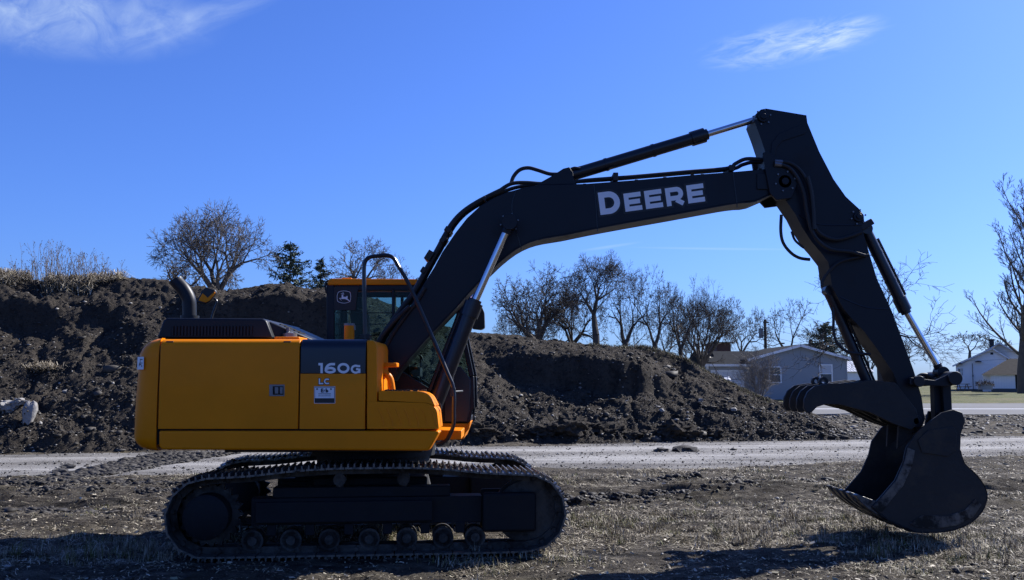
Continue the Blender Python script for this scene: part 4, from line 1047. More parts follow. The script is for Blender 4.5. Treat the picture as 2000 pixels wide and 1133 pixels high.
# ---- boom
YB0, YB1 = 10.74, 11.16
bo = [(745, 742), (733, 712), (740, 690), (775, 640), (809, 585), (848, 522), (864, 492), (890, 454), (912, 426), (938, 402), (965, 386), (992, 375), (1025, 366), (1055, 361), (1143, 359), (1237, 352), (1360, 341), (1440, 335), (1496, 330), (1518, 331), (1535, 342), (1541, 356), (1536, 369), (1507, 383), (1458, 405), (1433, 408), (1402, 412), (1310, 429), (1220, 445), (1150, 458), (1097, 469), (1060, 475), (1034, 482), (1008, 495), (982, 515), (965, 531), (938, 557), (908, 590), (899, 601), (864, 638), (839, 664), (789, 722), (768, 745)]
def dual(pts, far, Yn, Yf):
    return [((q := at(a, c, Yf if i in far else Yn)).x, q.z) for i, (a, c) in enumerate(pts)]
b = MB(); b.prism(dual(bo, range(23, len(bo) - 1), YB0, YB1), YB0, YB1); boom = b.build('boom', 'navy', EX, bevel=.008)
b = MB(); b.pprism([(1478, 340), (1530, 337), (1541, 356), (1532, 372), (1478, 370)], YB0, YB0 - .02, YB0 - .001); b.build('boom_end_plate', 'navy', boom, bevel=.004)
# lower edge flange
low = [Vector((at(a, c, YB1).x, YB0, at(a, c, YB1).z)) for a, c in bo[23:-1]]
b = MB(); pts = smooth_path(low, 2)
vs = []; 
for i, p in enumerate(pts):
    vs += [(p.x, YB0 - .015, p.z), (p.x, YB1 + .015, p.z), (p.x, YB1 + .015, p.z - .014), (p.x, YB0 - .015, p.z - .014)]
fs = [(4 * i + j, 4 * i + (j + 1) % 4, 4 * i + 4 + (j + 1) % 4, 4 * i + 4 + j) for i in range(len(pts) - 1) for j in range(4)] + [(3, 2, 1, 0), tuple(4 * (len(pts) - 1) + j for j in range(4))]
b.add(vs, fs); b.build('boom_flange', 'navy', boom)
def boss(px, py, Y, r, d, name, parent, m_='navy', ym=None):
    c = at(px, py, Y); b = MB(); b.cyl((c.x, Y - d, c.z), (c.x, (ym or YB1) + d, c.z), r, n=24); b.cyl((c.x, Y - d - .02, c.z), (c.x, Y - d, c.z), r * .55, n=12)
    return b.build(name, m_, parent, bevel=.004)
boss(995, 435, YB0, .075, .19, 'pivot_pin', boom); boss(1531, 356, YB0, .075, .05, 'pivot_pin', boom); boss(756, 722, YB0, .11, .06, 'pivot_pin', boom)
# welded bracket of the arm cylinder
b = MB(); br = [(1046, 362), (1075, 346), (1100, 330), (1112, 327), (1119, 338), (1120, 352), (1126, 360)]
b.pprism(br, 10.8, YB0 + .04, YB0 + .08); b.build('cylinder_bracket', 'navy', boom, bevel=.004); b = MB(); b.pprism(br, 10.8, YB1 - .08, YB1 - .04); b.build('cylinder_bracket', 'navy', boom, bevel=.004)
# lettering on the boom
LET = [('D', (1173, 420.3), (1213.5, 415), 44), ('E', (1221.8, 413.9), (1255, 409.5), 35.5), ('E', (1262, 408.7), (1295.5, 404.2), 35.5), ('R', (1303, 403.5), (1340, 398.3), 35.5), ('E', (1344.5, 397.8), (1377.5, 393.3), 35.5)]
for ch, bl, br_, h in LET:
    glyph(boom, ch, bl, br_, h, YB0, t=.255, proud=.004)
    glyph(boom, ch, bl, br_, h, YB0, m_='black_print', t=.255, grow=4.0, proud=.002, name='letter_outline')
# hoses and steel lines along the boom
def hose(pts, Y, r, parent=boom, name='hydraulic_hose', m_='rubber', n=5, seg=8):
    b = MB(); q = []
    for p in pts:
        yy = p[2] if len(p) > 2 else Y
        q.append(at(p[0], p[1], yy))
    b.tube(smooth_path(q, n), r, n=seg); return b.build(name, m_, parent)
back = [(735, 690), (752, 655), (783, 610), (806, 580), (822, 553), (843, 515), (860, 485), (872, 462), (888, 436), (908, 415), (935, 397), (962, 383), (985, 372)]
hose([(a - 2, c - 2) for a, c in back], 10.80, .030); hose([(a + 1, c + 1) for a, c in back], 10.90, .030); hose([(a - 4, c - 1) for a, c in back], 11.02, .028)
hose([(742, 700), (765, 655), (800, 606), (812, 592), (830, 562)], 10.72, .024); hose([(728, 700), (742, 662), (772, 625), (800, 598)], 10.68, .024)
hose([(962, 384), (985, 366), (1003, 358), (1030, 357), (1060, 359), (1110, 357), (1150, 352), (1240, 345), (1340, 336), (1420, 329), (1436, 320), (1455, 311), (1480, 311), (1510, 315)], 10.82, .022)
hose([(965, 386), (990, 372), (1020, 364), (1080, 358), (1200, 350), (1330, 339), (1425, 331), (1450, 322), (1470, 317), (1498, 318), (1512, 320)], 11.0, .022)
hose([(998, 360), (1003, 345), (1015, 332), (1032, 328), (1052, 333), (1075, 340), (1100, 340)], 10.86, .022)
hose([(1112, 332), (1122, 328), (1133, 330)], 10.86, .016)
for px, py, w, h in ((1200, 350, 10, 16), (1424, 333, 10, 12), (840, 502, 20, 12), (867, 470, 14, 10), (829, 530, 12, 9), (947, 392, 8, 8), (876, 452, 10, 12)):
    b = MB(); c = at(px, py, 10.9); b.box((c.x, 10.92, c.z), (w / 175, .34, h / 175), Matrix.Rotation(R(0 if px > 1000 else -58), 3, 'Y')); b.build('hose_clamp', 'black', boom, bevel=.005)
for px, py in ((1143, 359), (1245, 351), (1301, 346), (1355, 341), (1375, 340), (1432, 335), (1488, 329)):
    b = MB(); c = at(px, py, YB0); b.box((c.x, YB0 + .1, c.z + .006), (.035, .05, .022)); b.build('hose_bolt', 'black', boom)

# ---- hydraulic cylinders
def cylinder(name, p0, pc, p1, Y, rb, rr, label=None, cap=None):
    """p0 barrel foot, pc barrel head, p1 rod eye: photo pixels on the plane of the cylinder"""
    a, c, d = at(*p0, Y), at(*pc, Y), at(*p1, Y); ax = (c - a).normalized()
    b = MB(); b.cyl(a, c, rb, n=24); b.cyl(c - ax * .16, c, rb * 1.22, n=24); b.cyl(c, c + ax * .035, rb * .9, n=20); b.cyl((a.x, a.y - rb * 1.1, a.z), (a.x, a.y + rb * 1.1, a.z), rb * 1.0, n=20)
    for s in (.28, .62): q = a.lerp(c, s); b.cyl(q, q + ax * .03, rb * 1.08, n=20)
    o = b.build(name, 'navy_gloss', EX, smooth=40)
    b = MB(); b.cyl(c - ax * .05, d - ax * .04, rr, n=24); ro = b.build('piston_rod', 'chrome', o, smooth=60)
    b = MB(); b.cyl((d.x, d.y - rr * 2.0, d.z), (d.x, d.y + rr * 2.0, d.z), rr * 2.0, n=20); b.cyl(d - ax * (rr * 3.0), d, rr * 1.35, n=16); b.build('rod_eye', 'navy', o)
    if name == 'arm_cylinder': return o
    n2 = Vector((-ax.z, 0, ax.x))
    b = MB(); b.tube([a + n2 * (rb + .02) + ax * .15, c + n2 * (rb + .02) - ax * .16], .014, n=7); b.build('oil_line', 'black', o)
    return o
cylinder('boom_cylinder', (848, 795), (926, 591), (995, 436), 10.60, .083, .041)
cylinder('boom_cylinder', (844, 793), (922, 590), (992, 437), 11.29, .083, .041)
cylinder('arm_cylinder', (1106, 345), (1376, 264), (1490, 229), 10.93, .070, .036)
cylinder('bucket_cylinder', (1690, 448), (1768, 607), (1838, 728), 10.93, .062, .034)
# ---- stick (arm)
YS0, YS1 = 10.76, 11.14
st = [(1473, 236), (1477, 222), (1486, 214), (1496, 212), (1571, 224.5), (1575, 225), (1577, 240), (1600, 296), (1628, 350), (1652, 384), (1678, 408), (1687, 420), (1688, 434), (1684, 447), (1697, 492), (1713, 545), (1742, 608), (1784, 722), (1800, 775), (1806, 818), (1798, 838), (1782, 846), (1764, 838), (1745, 800), (1720, 730), (1692, 688), (1664, 650), (1640, 625), (1625, 607), (1611, 580), (1604, 565), (1597, 520), (1580, 498), (1566, 482), (1548, 455), (1536, 431), (1505, 386), (1499, 372), (1497, 330), (1494, 295), (1484, 265)]
b = MB(); b.prism(dual(st, range(22, len(st) - 4), YS0, YS1), YS0, YS1); arm_ = b.build('arm', 'navy', EX, bevel=.008)
b = MB(); cheek = [(1488, 300), (1498, 296), (1535, 325), (1560, 350), (1545, 388), (1515, 392), (1502, 378)]
b.pprism(cheek, 10.72, 10.69, 10.735); b.build('arm_cheek', 'navy', arm_, bevel=.006); b = MB(); b.pprism(cheek, 10.72, 11.165, 11.21); b.build('arm_cheek', 'navy', arm_, bevel=.006)
b = MB(); b.pprism([(1503, 330), (1507, 280), (1520, 262), (1563, 244), (1575, 255), (1571, 262), (1528, 276), (1516, 290), (1512, 332)], YS0, YS0 - .012, YS0 - .001); b.build('arm_rib', 'navy', arm_, bevel=.004)
boss(1490, 229, YS0, .06, .03, 'pivot_pin', arm_, ym=YS1); boss(1676, 424, YS0, .055, .03, 'pivot_pin', arm_, ym=YS1); boss(1785, 822, YS0, .07, .06, 'pivot_pin', arm_, ym=YS1)
hose([(1510, 316), (1540, 318), (1562, 332), (1578, 360), (1586, 400), (1588, 430), (1600, 455), (1630, 468), (1660, 462), (1682, 454)], 10.70, .022, arm_)
hose([(1512, 320), (1538, 326), (1556, 345), (1570, 378), (1577, 420), (1590, 460), (1620, 486), (1660, 492), (1690, 500)], 10.67, .022, arm_)
gu = hose([(1577, 345), (1584, 372), (1588, 405), (1590, 448)], 10.655, .024, arm_, 'hose_spiral_guard', 'rubber', n=6)
hose([(1526, 420, 10.75), (1525, 452), (1530, 475), (1545, 494), (1562, 504), (1582, 507)], 10.72, .018, arm_)
hose([(1546, 452), (1552, 468), (1562, 478), (1570, 484)], 10.72, .014, arm_)
hose([(1605, 560), (1612, 540), (1640, 512), (1690, 500), (1694, 498)], 10.69, .016, arm_)
hose([(1626, 600), (1628, 625), (1628, 645), (1634, 668), (1650, 684), (1668, 690), (1700, 692)], 10.74, .016, arm_)
b = MB(); b.cyl(at(1513, 316, 10.70), at(1528, 317, 10.70), .028, n=8); b.cyl(at(1513, 320.5, 10.67), at(1526, 322, 10.67), .026, n=8); b.build('hose_fitting', 'grey_metal', arm_)
b = MB(); b.box(at(1690, 440, 10.82), (.16, .12, .07), Matrix.Rotation(R(-30), 3, 'Y')); b.build('hose_bracket', 'black', arm_, bevel=.008); b = MB(); b.cyl(at(1668, 492, 10.7), at(1690, 501, 10.72), .022, n=8); b.build('hose_fitting', 'black', arm_)
# thumb cylinder under the arm
cylinder('thumb_cylinder', (1618, 568), (1706, 775), (1722, 812), 10.93, .058, .030)
# ---- linkage
b = MB(); lk = rounded([(1776, 737), (1826, 743), (1848, 733), (1858, 726), (1868, 731), (1868, 745), (1858, 754), (1845, 755), (1776, 752)], 3)
for y0 in (10.66, 11.19): b = MB(); b.pprism(lk, 10.68, y0, y0 + .05); b.build('guide_link', 'navy', EX, bevel=.008)
b = MB(); b.pprism(rounded([(1840, 736), (1857, 736), (1860, 800), (1878, 806), (1884, 822), (1878, 836), (1862, 838), (1845, 815)], 3), 10.8, 10.80, 10.92); b.pprism(rounded([(1840, 736), (1857, 736), (1860, 800), (1878, 806), (1884, 822), (1878, 836), (1862, 838), (1845, 815)], 3), 10.8, 11.02, 11.12); b.build('bucket_link', 'navy', EX, bevel=.008)
b = MB(); b.pprism([(1819, 745), (1835, 745), (1835, 830), (1822, 834)], 10.95, 10.88, 11.0); b.build('link_bar', 'navy', EX, bevel=.006)
b = MB()
for px, py, r in ((1862, 739, .075), (1866, 821, .08), (1792, 745, .06)):
    c = at(px, py, 10.68); b.cyl((c.x, 10.62, c.z), (c.x, 11.27, c.z), r, n=24)
b.build('link_pin', 'black', EX, bevel=.005)
hose([(1790, 738), (1800, 732), (1812, 733), (1822, 740)], 10.9, .02, EX); hose([(1815, 739), (1832, 731), (1850, 733)], 10.95, .02, EX)
# ---- bucket: two side plates, a curved shell, lip and teeth
YK0, YK1 = 10.56, 11.60
sidep = [(1862, 800), (1880, 806), (1885, 824), (1877, 848), (1876, 880), (1884, 905), (1905, 925), (1921, 946), (1928, 966), (1925, 985), (1914, 1005), (1893, 1023), (1868, 1034), (1835, 1040), (1790, 1040), (1772, 1032), (1735, 1015), (1702, 990), (1724, 966), (1748, 938), (1764, 902), (1770, 874), (1790, 846), (1812, 826), (1840, 806)]
curve = sidep[4:18]
b = MB(); cp_ = smooth_path([at(a, c, YK0) for a, c in curve], 4); ctr = at(1800, 930, YK0)
vs = []
for p in cp_:
    d = (ctr - p); d.y = 0; d.normalize(); q = p + d * .028; p2 = p - d * .004
    vs += [(p2.x, YK0 - .004, p2.z), (p2.x, YK1 + .004, p2.z), (q.x, YK1 - .031, q.z), (q.x, YK0 + .031, q.z)]
fs = [(4 * i + j, 4 * i + 4 + j, 4 * i + 4 + (j + 1) % 4, 4 * i + (j + 1) % 4) for i in range(len(cp_) - 1) for j in range(4)] + [(0, 1, 2, 3), tuple(4 * (len(cp_) - 1) + 3 - j for j in range(4))]
b.add(vs, fs); bk = b.build('bucket', 'bucket_steel', EX, smooth=50)
for y in (YK0, YK1 - .03): b = MB(); b.pprism(sidep, YK0, y, y + .03); b.build('side_plate', 'bucket_steel', bk, bevel=.005)
for y in (YK0 - .012, YK1):
    b = MB(); b.pprism([(1704, 990), (1726, 966), (1750, 938), (1766, 902), (1772, 874), (1786, 880), (1782, 908), (1764, 948), (1742, 974), (1722, 1000)], YK0, y, y + .012); b.build('side_cutter', 'worn_steel', bk, bevel=.003)
for i in range(5):
    y = YK0 + .07 + i * (YK1 - YK0 - .14) / 4
    b = MB(); b.pprism([(1740, 1020), (1704, 1000), (1684, 984), (1672, 968), (1677, 966), (1698, 974), (1720, 982), (1746, 998)], YK0, y - .055, y + .055); b.build('bucket_tooth', 'worn_steel', bk, bevel=.006)
for y in (10.80, 11.10): b = MB(); b.pprism([(1772, 838), (1775, 815), (1790, 802), (1806, 812), (1812, 850), (1770, 880)], YK0, y, y + .04); b.pprism([(1850, 830), (1856, 806), (1876, 806), (1884, 824), (1874, 860), (1850, 870)], YK0, y, y + .04); b.build('bucket_ear', 'bucket_steel', bk, bevel=.006)
# ---- thumb
tn = [(1576, 807), (1570, 797), (1571, 780), (1578, 765), (1592, 754), (1620, 749), (1655, 749), (1700, 742), (1750, 748), (1790, 800), (1796, 826), (1780, 840), (1745, 828), (1700, 806), (1665, 797), (1640, 790), (1612, 790), (1596, 795), (1585, 806)]
b = MB(); b.pprism([(1655, 756), (1700, 749), (1750, 755), (1770, 800), (1745, 815), (1700, 800), (1660, 790)], 10.70, 10.72, 11.40); th = b.build('thumb', 'bucket_steel', EX, bevel=.01)
for y in (10.68, 10.95, 11.22, 11.47):
    b = MB(); b.pprism(tn, 10.68, y, y + .045); b.build('thumb_tine', 'bucket_steel', th, bevel=.005)
for y in (10.86, 11.12):
    b = MB(); c = at(1609, 745, 10.86)
    ringp = [(c.x + math.cos(R(a)) * .05, c.z + math.sin(R(a)) * .05) for a in range(0, 360, 20)]; ring2 = [(c.x + math.cos(R(a)) * .024, c.z + math.sin(R(a)) * .024) for a in range(0, 360, 20)]
    k = 18; vs = [(p[0], y, p[1]) for p in ringp] + [(p[0], y, p[1]) for p in ring2] + [(p[0], y + .05, p[1]) for p in ringp] + [(p[0], y + .05, p[1]) for p in ring2]
    fs = []
    for i in range(k):
        j = (i + 1) % k; fs += [(i, j, j + k, i + k), (i + 2 * k, i + 3 * k, j + 3 * k, j + 2 * k), (i, i + 2 * k, j + 2 * k, j), (i + k, j + k, j + 3 * k, i + 3 * k)]
    b.add(vs, fs); b.box((c.x + .03, y + .025, c.z - .08), (.14, .049, .08)); b.build('thumb_eye', 'bucket_steel', th)

# wear plates and strips welded to the bucket
b = MB(); b.pprism([(1776, 1022), (1800, 1006), (1850, 1008), (1884, 996), (1904, 974), (1916, 986), (1900, 1010), (1868, 1026), (1830, 1032), (1790, 1030)], YK0, YK0 - .012, YK0); b.build('wear_plate', 'worn_steel', bk, bevel=.003)
b = MB(); b.pprism([(1812, 840), (1862, 834), (1868, 846), (1866, 880), (1850, 892), (1800, 884), (1792, 860)], YK0, YK0 - .014, YK0); b.build('hinge_plate', 'bucket_steel', bk, bevel=.004)
for y in np.linspace(YK0 + .12, YK1 - .16, 4):
    b = MB(); q_ = [p for p in cp_ if p.z < at(1900, 900, YK0).z]; vs = []
    for p in q_:
        d = (p - ctr); d.y = 0; d.normalize(); o1 = p + d * .006; o2 = p + d * .018
        vs += [(o1.x, y, o1.z), (o1.x, y + .07, o1.z), (o2.x, y + .07, o2.z), (o2.x, y, o2.z)]
    n_ = len(q_); b.add(vs, [(4 * i + j, 4 * i + 4 + j, 4 * i + 4 + (j + 1) % 4, 4 * i + (j + 1) % 4) for i in range(n_ - 1) for j in range(4)] + [(0, 1, 2, 3), (4 * n_ - 1, 4 * n_ - 2, 4 * n_ - 3, 4 * n_ - 4)])
    b.build('wear_strip', 'worn_steel', bk)
# weld beads, grease and bolts on the boom and arm
def bead(pts, Y, par): b = MB(); b.tube(smooth_path([at(a, c, Y) for a, c in pts], 4), .006, n=5); b.build('weld_bead', 'navy_gloss', par)
bead([(1160, 361), (1164, 400), (1167, 452)], YB0 - .002, boom); bead([(1008, 372), (1000, 410), (1018, 486)], YB0 - .002, boom); bead([(1432, 338), (1436, 372), (1440, 405)], YB0 - .002, boom)
bead([(1560, 420), (1600, 438), (1650, 440), (1683, 440)], YS0 - .002, arm_); bead([(1640, 580), (1690, 600), (1738, 604)], YS0 - .002, arm_)
for px, py, Y, par, rr in ((995, 435, YB0, boom, .10), (1531, 356, YB0, boom, .11), (1676, 424, YS0, arm_, .08), (1490, 229, YS0, arm_, .085)):
    c = at(px, py, Y)
    for k in range(6):
        a = R(60 * k + 15); q = Vector((c.x + math.cos(a) * rr, Y - (.05 if px == 1531 else .004), c.z + math.sin(a) * rr)); b = MB(); b.cyl(q, q - Vector((0, .014, 0)), .010, n=6); b.build('bolt_head', 'grey_metal', par)
# rivets and hinges of the doors
for px, py in ((330, 668), (560, 668)): b = MB(); b.pprism([(px - 7, py - 2), (px + 7, py - 2), (px + 7, py + 3), (px - 7, py + 3)], YN, YN + .02, YN + .055); b.build('door_hinge', 'black', door, bevel=.003)

# ------------------------------------------------------------------ trees
def grow_tree(seed, H, r0, stems, spread, levels=5, up=.12, ratio=.62, kids=4, first=.2, twig=.010, droop=0, sweep=0, wig=.16, angle=(28, 62), trunkl=.62, kids0=None, thick=(.5, .75)):
    """segments of a bare tree: trunk (MB) and crown (MB)"""
    rnd = random.Random(seed)
    trunk, crown = MB(), MB()
    def branch(p, d, L, r, lev):
        n_ = 7 if lev == 0 else 6 if lev == 1 else (4 if lev == 2 else 3 if lev == 3 else 2)
        wg = wig * (.35, .6, .85, 1, 1.1, 1.1)[lev]
        pts = [p.copy()]; rad = [r]; dd = d.copy()
        for i in range(n_):
            dd = (dd + Vector((rnd.gauss(0, wg), rnd.gauss(0, wg), rnd.gauss(0, wg * .7) + up * (1 if lev < 4 else .4) - droop * lev * .04))).normalized()
            p = p + dd * (L / n_); pts.append(p.copy()); rad.append(max(r * (1 - .72 * (i + 1) / n_), twig * .55))
        (trunk if lev == 0 else crown).tube(pts, r, n=8 if lev == 0 else (6 if lev == 1 else 4 if lev == 2 else 3), cap=False, radii=rad)
        if lev >= levels: return
        k = kids + (1 if lev in (1, 2) else 0)
        if lev == 0 and kids0: k = kids0
        for j in range(k):
            s = (first if lev == 0 else .22) + (1 - (first if lev == 0 else .22)) * (j + rnd.random() * .8) / k
            s = min(s, .98); i = min(int(s * n_), n_ - 1); q = pts[i].lerp(pts[i + 1], s * n_ - i)
            base = (pts[i + 1] - pts[i]).normalized()
            az = rnd.uniform(0, 2 * math.pi) if lev else (j * 2.4 + rnd.uniform(-.5, .5))
            o_ = base.orthogonal().normalized(); o_.rotate(Matrix.Rotation(az, 3, base))
            an = R(rnd.uniform(*angle)) * (spread if lev <= 1 else 1)
            nd = (base * math.cos(an) + o_ * math.sin(an)).normalized()
            rr = max(rad[i] * rnd.uniform(*thick), twig)
            branch(q, nd, L * ratio * rnd.uniform(.7, 1.25) * (1 - .25 * s), rr, lev + 1)
    if stems <= 1:
        branch(Vector((0, 0, -.2)), Vector((rnd.uniform(-.06, .06), rnd.uniform(-.06, .06), 1)).normalized(), H * trunkl, r0, 0)
    else:
        trunk.tube([(0, 0, -.3), (0, 0, H * .05), (0, 0, H * .09)], r0, n=10, radii=[r0 * 1.2, r0, r0 * .8])
        for k in range(stems):
            a = 2 * math.pi * k / stems + rnd.uniform(-.4, .4); t = rnd.uniform(.15, .75) * spread
            branch(Vector((.3 * r0 * math.cos(a), .3 * r0 * math.sin(a), H * .05)), Vector((math.cos(a) * t, math.sin(a) * t, 1)).normalized(), H * rnd.uniform(.50, .58), r0 * rnd.uniform(.38, .6), 0)
    return trunk, crown
def fork_tree(seed, H, r0, stems, open_=1.0, levels=8, twig=.011, fork=(16, 36), ratio=.79, up=.05, bole=1.0, wig=.10, side=.55, zf=None):
    """bare tree that divides again and again from its limbs, giving a domed crown"""
    rnd = random.Random(seed); trunk, crown = MB(), MB()
    if zf is None: zf = H * .1
    L0 = (H - zf) * .27
    def limb(p, d, L, r, lev, where):
        n_ = 4 if lev < 3 else (3 if lev < 6 else 2); pts = [p.copy()]; rad = [r]; dd = d.copy()
        for i in range(n_):
            dd = (dd + Vector((rnd.gauss(0, wig), rnd.gauss(0, wig), rnd.gauss(0, wig * .6) + up * (1 if lev < 5 else -.3)))).normalized()
            p = p + dd * (L / n_); pts.append(p.copy()); rad.append(max(r * (1 - .30 * (i + 1) / n_), twig * .5))
        where.tube(pts, r, n=9 if lev == 0 else 6 if lev < 3 else 4 if lev < 5 else 3, cap=False, radii=rad)
        if lev >= levels: return
        k = 2 if rnd.random() < .72 else 3
        ax0 = rnd.uniform(0, 2 * math.pi)
        for j in range(k):
            o_ = dd.orthogonal().normalized(); o_.rotate(Matrix.Rotation(ax0 + 2 * math.pi * j / k + rnd.uniform(-.5, .5), 3, dd))
            an = R(rnd.uniform(*fork)) * open_ * (1.15 if lev < 2 else 1)
            if j == 0: an *= .55
            nd = (dd * math.cos(an) + o_ * math.sin(an)).normalized()
            limb(p, nd, L * ratio * rnd.uniform(.8, 1.15), max(rad[-1] * (.86 if j == 0 else .70), twig), lev + 1, crown)
        if lev >= 1:
            for q in range(1 if lev < 4 else 2):
                if rnd.random() < side:
                    i = rnd.randrange(1, n_ + 1) if n_ > 1 else 1; b_ = (pts[i] - pts[i - 1]).normalized(); o_ = b_.orthogonal().normalized(); o_.rotate(Matrix.Rotation(rnd.uniform(0, 6.3), 3, b_)); an = R(rnd.uniform(35, 65))
                    limb(pts[i - 1].lerp(pts[i], rnd.random()), (b_ * math.cos(an) + o_ * math.sin(an)).normalized(), L * rnd.uniform(.4, .7), max(rad[i] * .45, twig), max(lev + 2, 4), crown)
    if stems <= 1:
        trunk.tube([(0, 0, -.3), (.04, 0, zf * .5), (0, 0, zf)], r0, n=10, radii=[r0 * 1.3, r0 * 1.08, r0])
        limb(Vector((0, 0, zf)), Vector((rnd.uniform(-.08, .08), rnd.uniform(-.05, .05), 1)).normalized(), L0 * bole, r0, 0, trunk)
    else:
        trunk.tube([(0, 0, -.3), (.05, 0, zf * .5), (0, 0, zf + .1)], r0, n=10, radii=[r0 * 1.25, r0, r0 * .85])
        for k in range(stems):
            a = 2 * math.pi * k / stems + rnd.uniform(-.3, .3); t = rnd.uniform(.25, .8) * open_
            limb(Vector((.4 * r0 * math.cos(a), .4 * r0 * math.sin(a), zf)), Vector((math.cos(a) * t, math.sin(a) * t, 1)).normalized(), L0 * bole, r0 * rnd.uniform(.42, .6), 1, trunk)
    return trunk, crown
def fit(ms, H, W=None, zf=0):
    zs = sorted(v[2] for m in ms for v in m.v); k = (H - zf) / (zs[int(len(zs) * .995)] - zf)
    xs_ = sorted(v[0] for m in ms for v in m.v); w0 = (xs_[int(len(xs_) * .995)] - xs_[int(len(xs_) * .005)])
    kx = (W / w0) if W else k
    cx_ = (xs_[int(len(xs_) * .995)] + xs_[int(len(xs_) * .005)]) / 2 * 0
    for m in ms: m.v = [(v[0] * kx, v[1] * kx, v[2] if v[2] < zf else zf + (v[2] - zf) * k) for v in m.v]
def tree(px, Y, topy, wpx, label, seed, bark='bark', group='bare trees behind the earth bank', zb=None, **kw):
    z0 = float(rise(Y)) if zb is None else zb
    x = at(px, 750, Y).x; H = at(px, topy, Y).z - z0; W = wpx / FPX * Y
    fpx = kw.pop('fork_y', None); zf = 0
    if kw.pop('kind', 'fork') == 'fork':
        zf = kw['zf'] = (at(px, fpx, Y).z - z0) if fpx else H * .12
        t, c = fork_tree(seed, H, kw.pop('r0', H * .026), kw.pop('stems', 1), **kw)
    else:
        t, c = grow_tree(seed, H, kw.pop('r0', H * .022), kw.pop('stems', 1), kw.pop('spread', 1.0), **kw)
    fit([t, c], H, W, zf)
    r = root('bare_tree', (x, Y, z0), label, 'tree', group)
    t.build('trunk', bark, r, local=True, smooth=0); c.build('crown', bark, r, local=True, smooth=0)
    return r
tree(418, 58, 408, 222, 'broad bare tree with several stems behind the left bank, above the exhaust pipe', 11, fork_y=572, stems=6, open_=1.5, up=.02, twig=.013, bark='bark_pale', r0=.36, side=.8)
tree(350, 60, 515, 95, 'low arching bare tree left of the broad many-stemmed tree', 311, fork_y=575, stems=3, open_=1.5, twig=.011, levels=6, bark='bark_pale', r0=.20)
tree(697, 70, 470, 122, 'bare tree rising behind the left part of the cab roof', 21, fork_y=570, stems=3, open_=1.4, up=.02, twig=.014, bark='bark_pale')
tree(768, 72, 500, 80, 'smaller bare tree behind the cab, framed by the handrail', 22, fork_y=580, stems=2, open_=1.4, up=.02, twig=.014, levels=7, bark='bark_pale')
tree(1048, 62, 527, 170, 'dense bare tree, leftmost of the row right of the cab', 31, fork_y=668, twig=.013, stems=5, open_=1.5, up=.02, r0=.40, side=.8)
tree(1118, 66, 548, 125, 'bare tree crowded between the leftmost and the tallest of the row', 36, fork_y=672, twig=.013, stems=4, open_=1.4, up=.02, r0=.34, side=.8)
tree(1165, 60, 496, 150, 'tallest bare tree of the row with a thick dark trunk', 32, fork_y=655, twig=.012, r0=.36, bole=1.3, levels=9, ratio=.79, open_=1.3, up=.02, side=.6)
tree(1222, 64, 540, 110, 'leaning bare tree just right of the tallest one', 37, fork_y=668, twig=.013, r0=.34, open_=1.5, up=.02, stems=2)
tree(1280, 64, 527, 130, 'open forked bare tree in the middle of the row', 33, fork_y=670, twig=.013, stems=2, r0=.36, bole=1.1, open_=1.4, up=.02, side=.7)
tree(1330, 70, 548, 110, 'thin bare tree overlapping the dense round one', 38, fork_y=680, twig=.013, stems=3, r0=.32, open_=1.4, up=.02)
tree(1372, 66, 566, 130, 'dense round bare tree beside the satellite dish', 34, fork_y=712, twig=.010, stems=7, open_=1.2, up=.05, r0=.34, side=.6)
tree(1450, 95, 584, 115, 'hazy bare tree above the grey roof, left of the utility pole', 35, fork_y=690, twig=.018, stems=3, open_=1.4, up=.02, bark='bark_pale', zb=.5)
tree(1540, 90, 584, 90, 'thin bare tree right of the utility pole', 41, fork_y=690, twig=.018, stems=2, levels=7, zb=.5, r0=.30, open_=1.4, up=.02, group='bare trees behind the houses')
tree(1612, 95, 628, 80, 'small bare tree behind the gable end and the dark spruce', 42, fork_y=700, twig=.018, levels=7, zb=.5, open_=1.3, group='bare trees behind the houses')
tree(1722, 52, 500, 270, 'bare tree standing behind the excavator arm with long thin side branches', 43, fork_y=690, twig=.009, stems=4, open_=1.6, levels=7, wig=.2, zb=.1, group='bare trees behind the houses', r0=.22, up=.0)
tree(1700, 95, 660, 120, 'tangled low bare tree seen between the thumb cylinder and the arm', 47, fork_y=725, twig=.018, stems=4, open_=1.4, levels=7, zb=.5, group='bare trees behind the houses')
tree(1896, 140, 648, 62, 'small bare tree behind the chimney of the white house', 44, fork_y=700, twig=.026, stems=1, levels=7, open_=1.4, bark='bark_pale', zb=.6, group='bare trees behind the houses')
tree(1950, 150, 655, 50, 'small bare tree behind the ridge of the white house', 45, fork_y=700, twig=.026, stems=2, levels=7, open_=1.4, bark='bark_pale', zb=.6, group='bare trees behind the houses')
tree(1996, 88, 352, 170, 'tall bare tree at the right edge with upswept branches and a thick trunk', 46, kind='shoot', twig=.013, up=.16, levels=4, kids=7, kids0=30, r0=.36, first=.18, ratio=.36, trunkl=.88, wig=.09, angle=(26, 44), thick=(.30, .46), zb=.45, bark='bark_pale', group='bare trees behind the houses')
tree(1479, 55, 684, 100, 'small grey ornamental tree in front of the grey house', 51, kind='shoot', twig=.006, stems=6, spread=1.0, levels=3, kids=6, bark='bark_near', zb=.12, r0=.09, thick=(.35, .5), group='bare trees behind the houses')
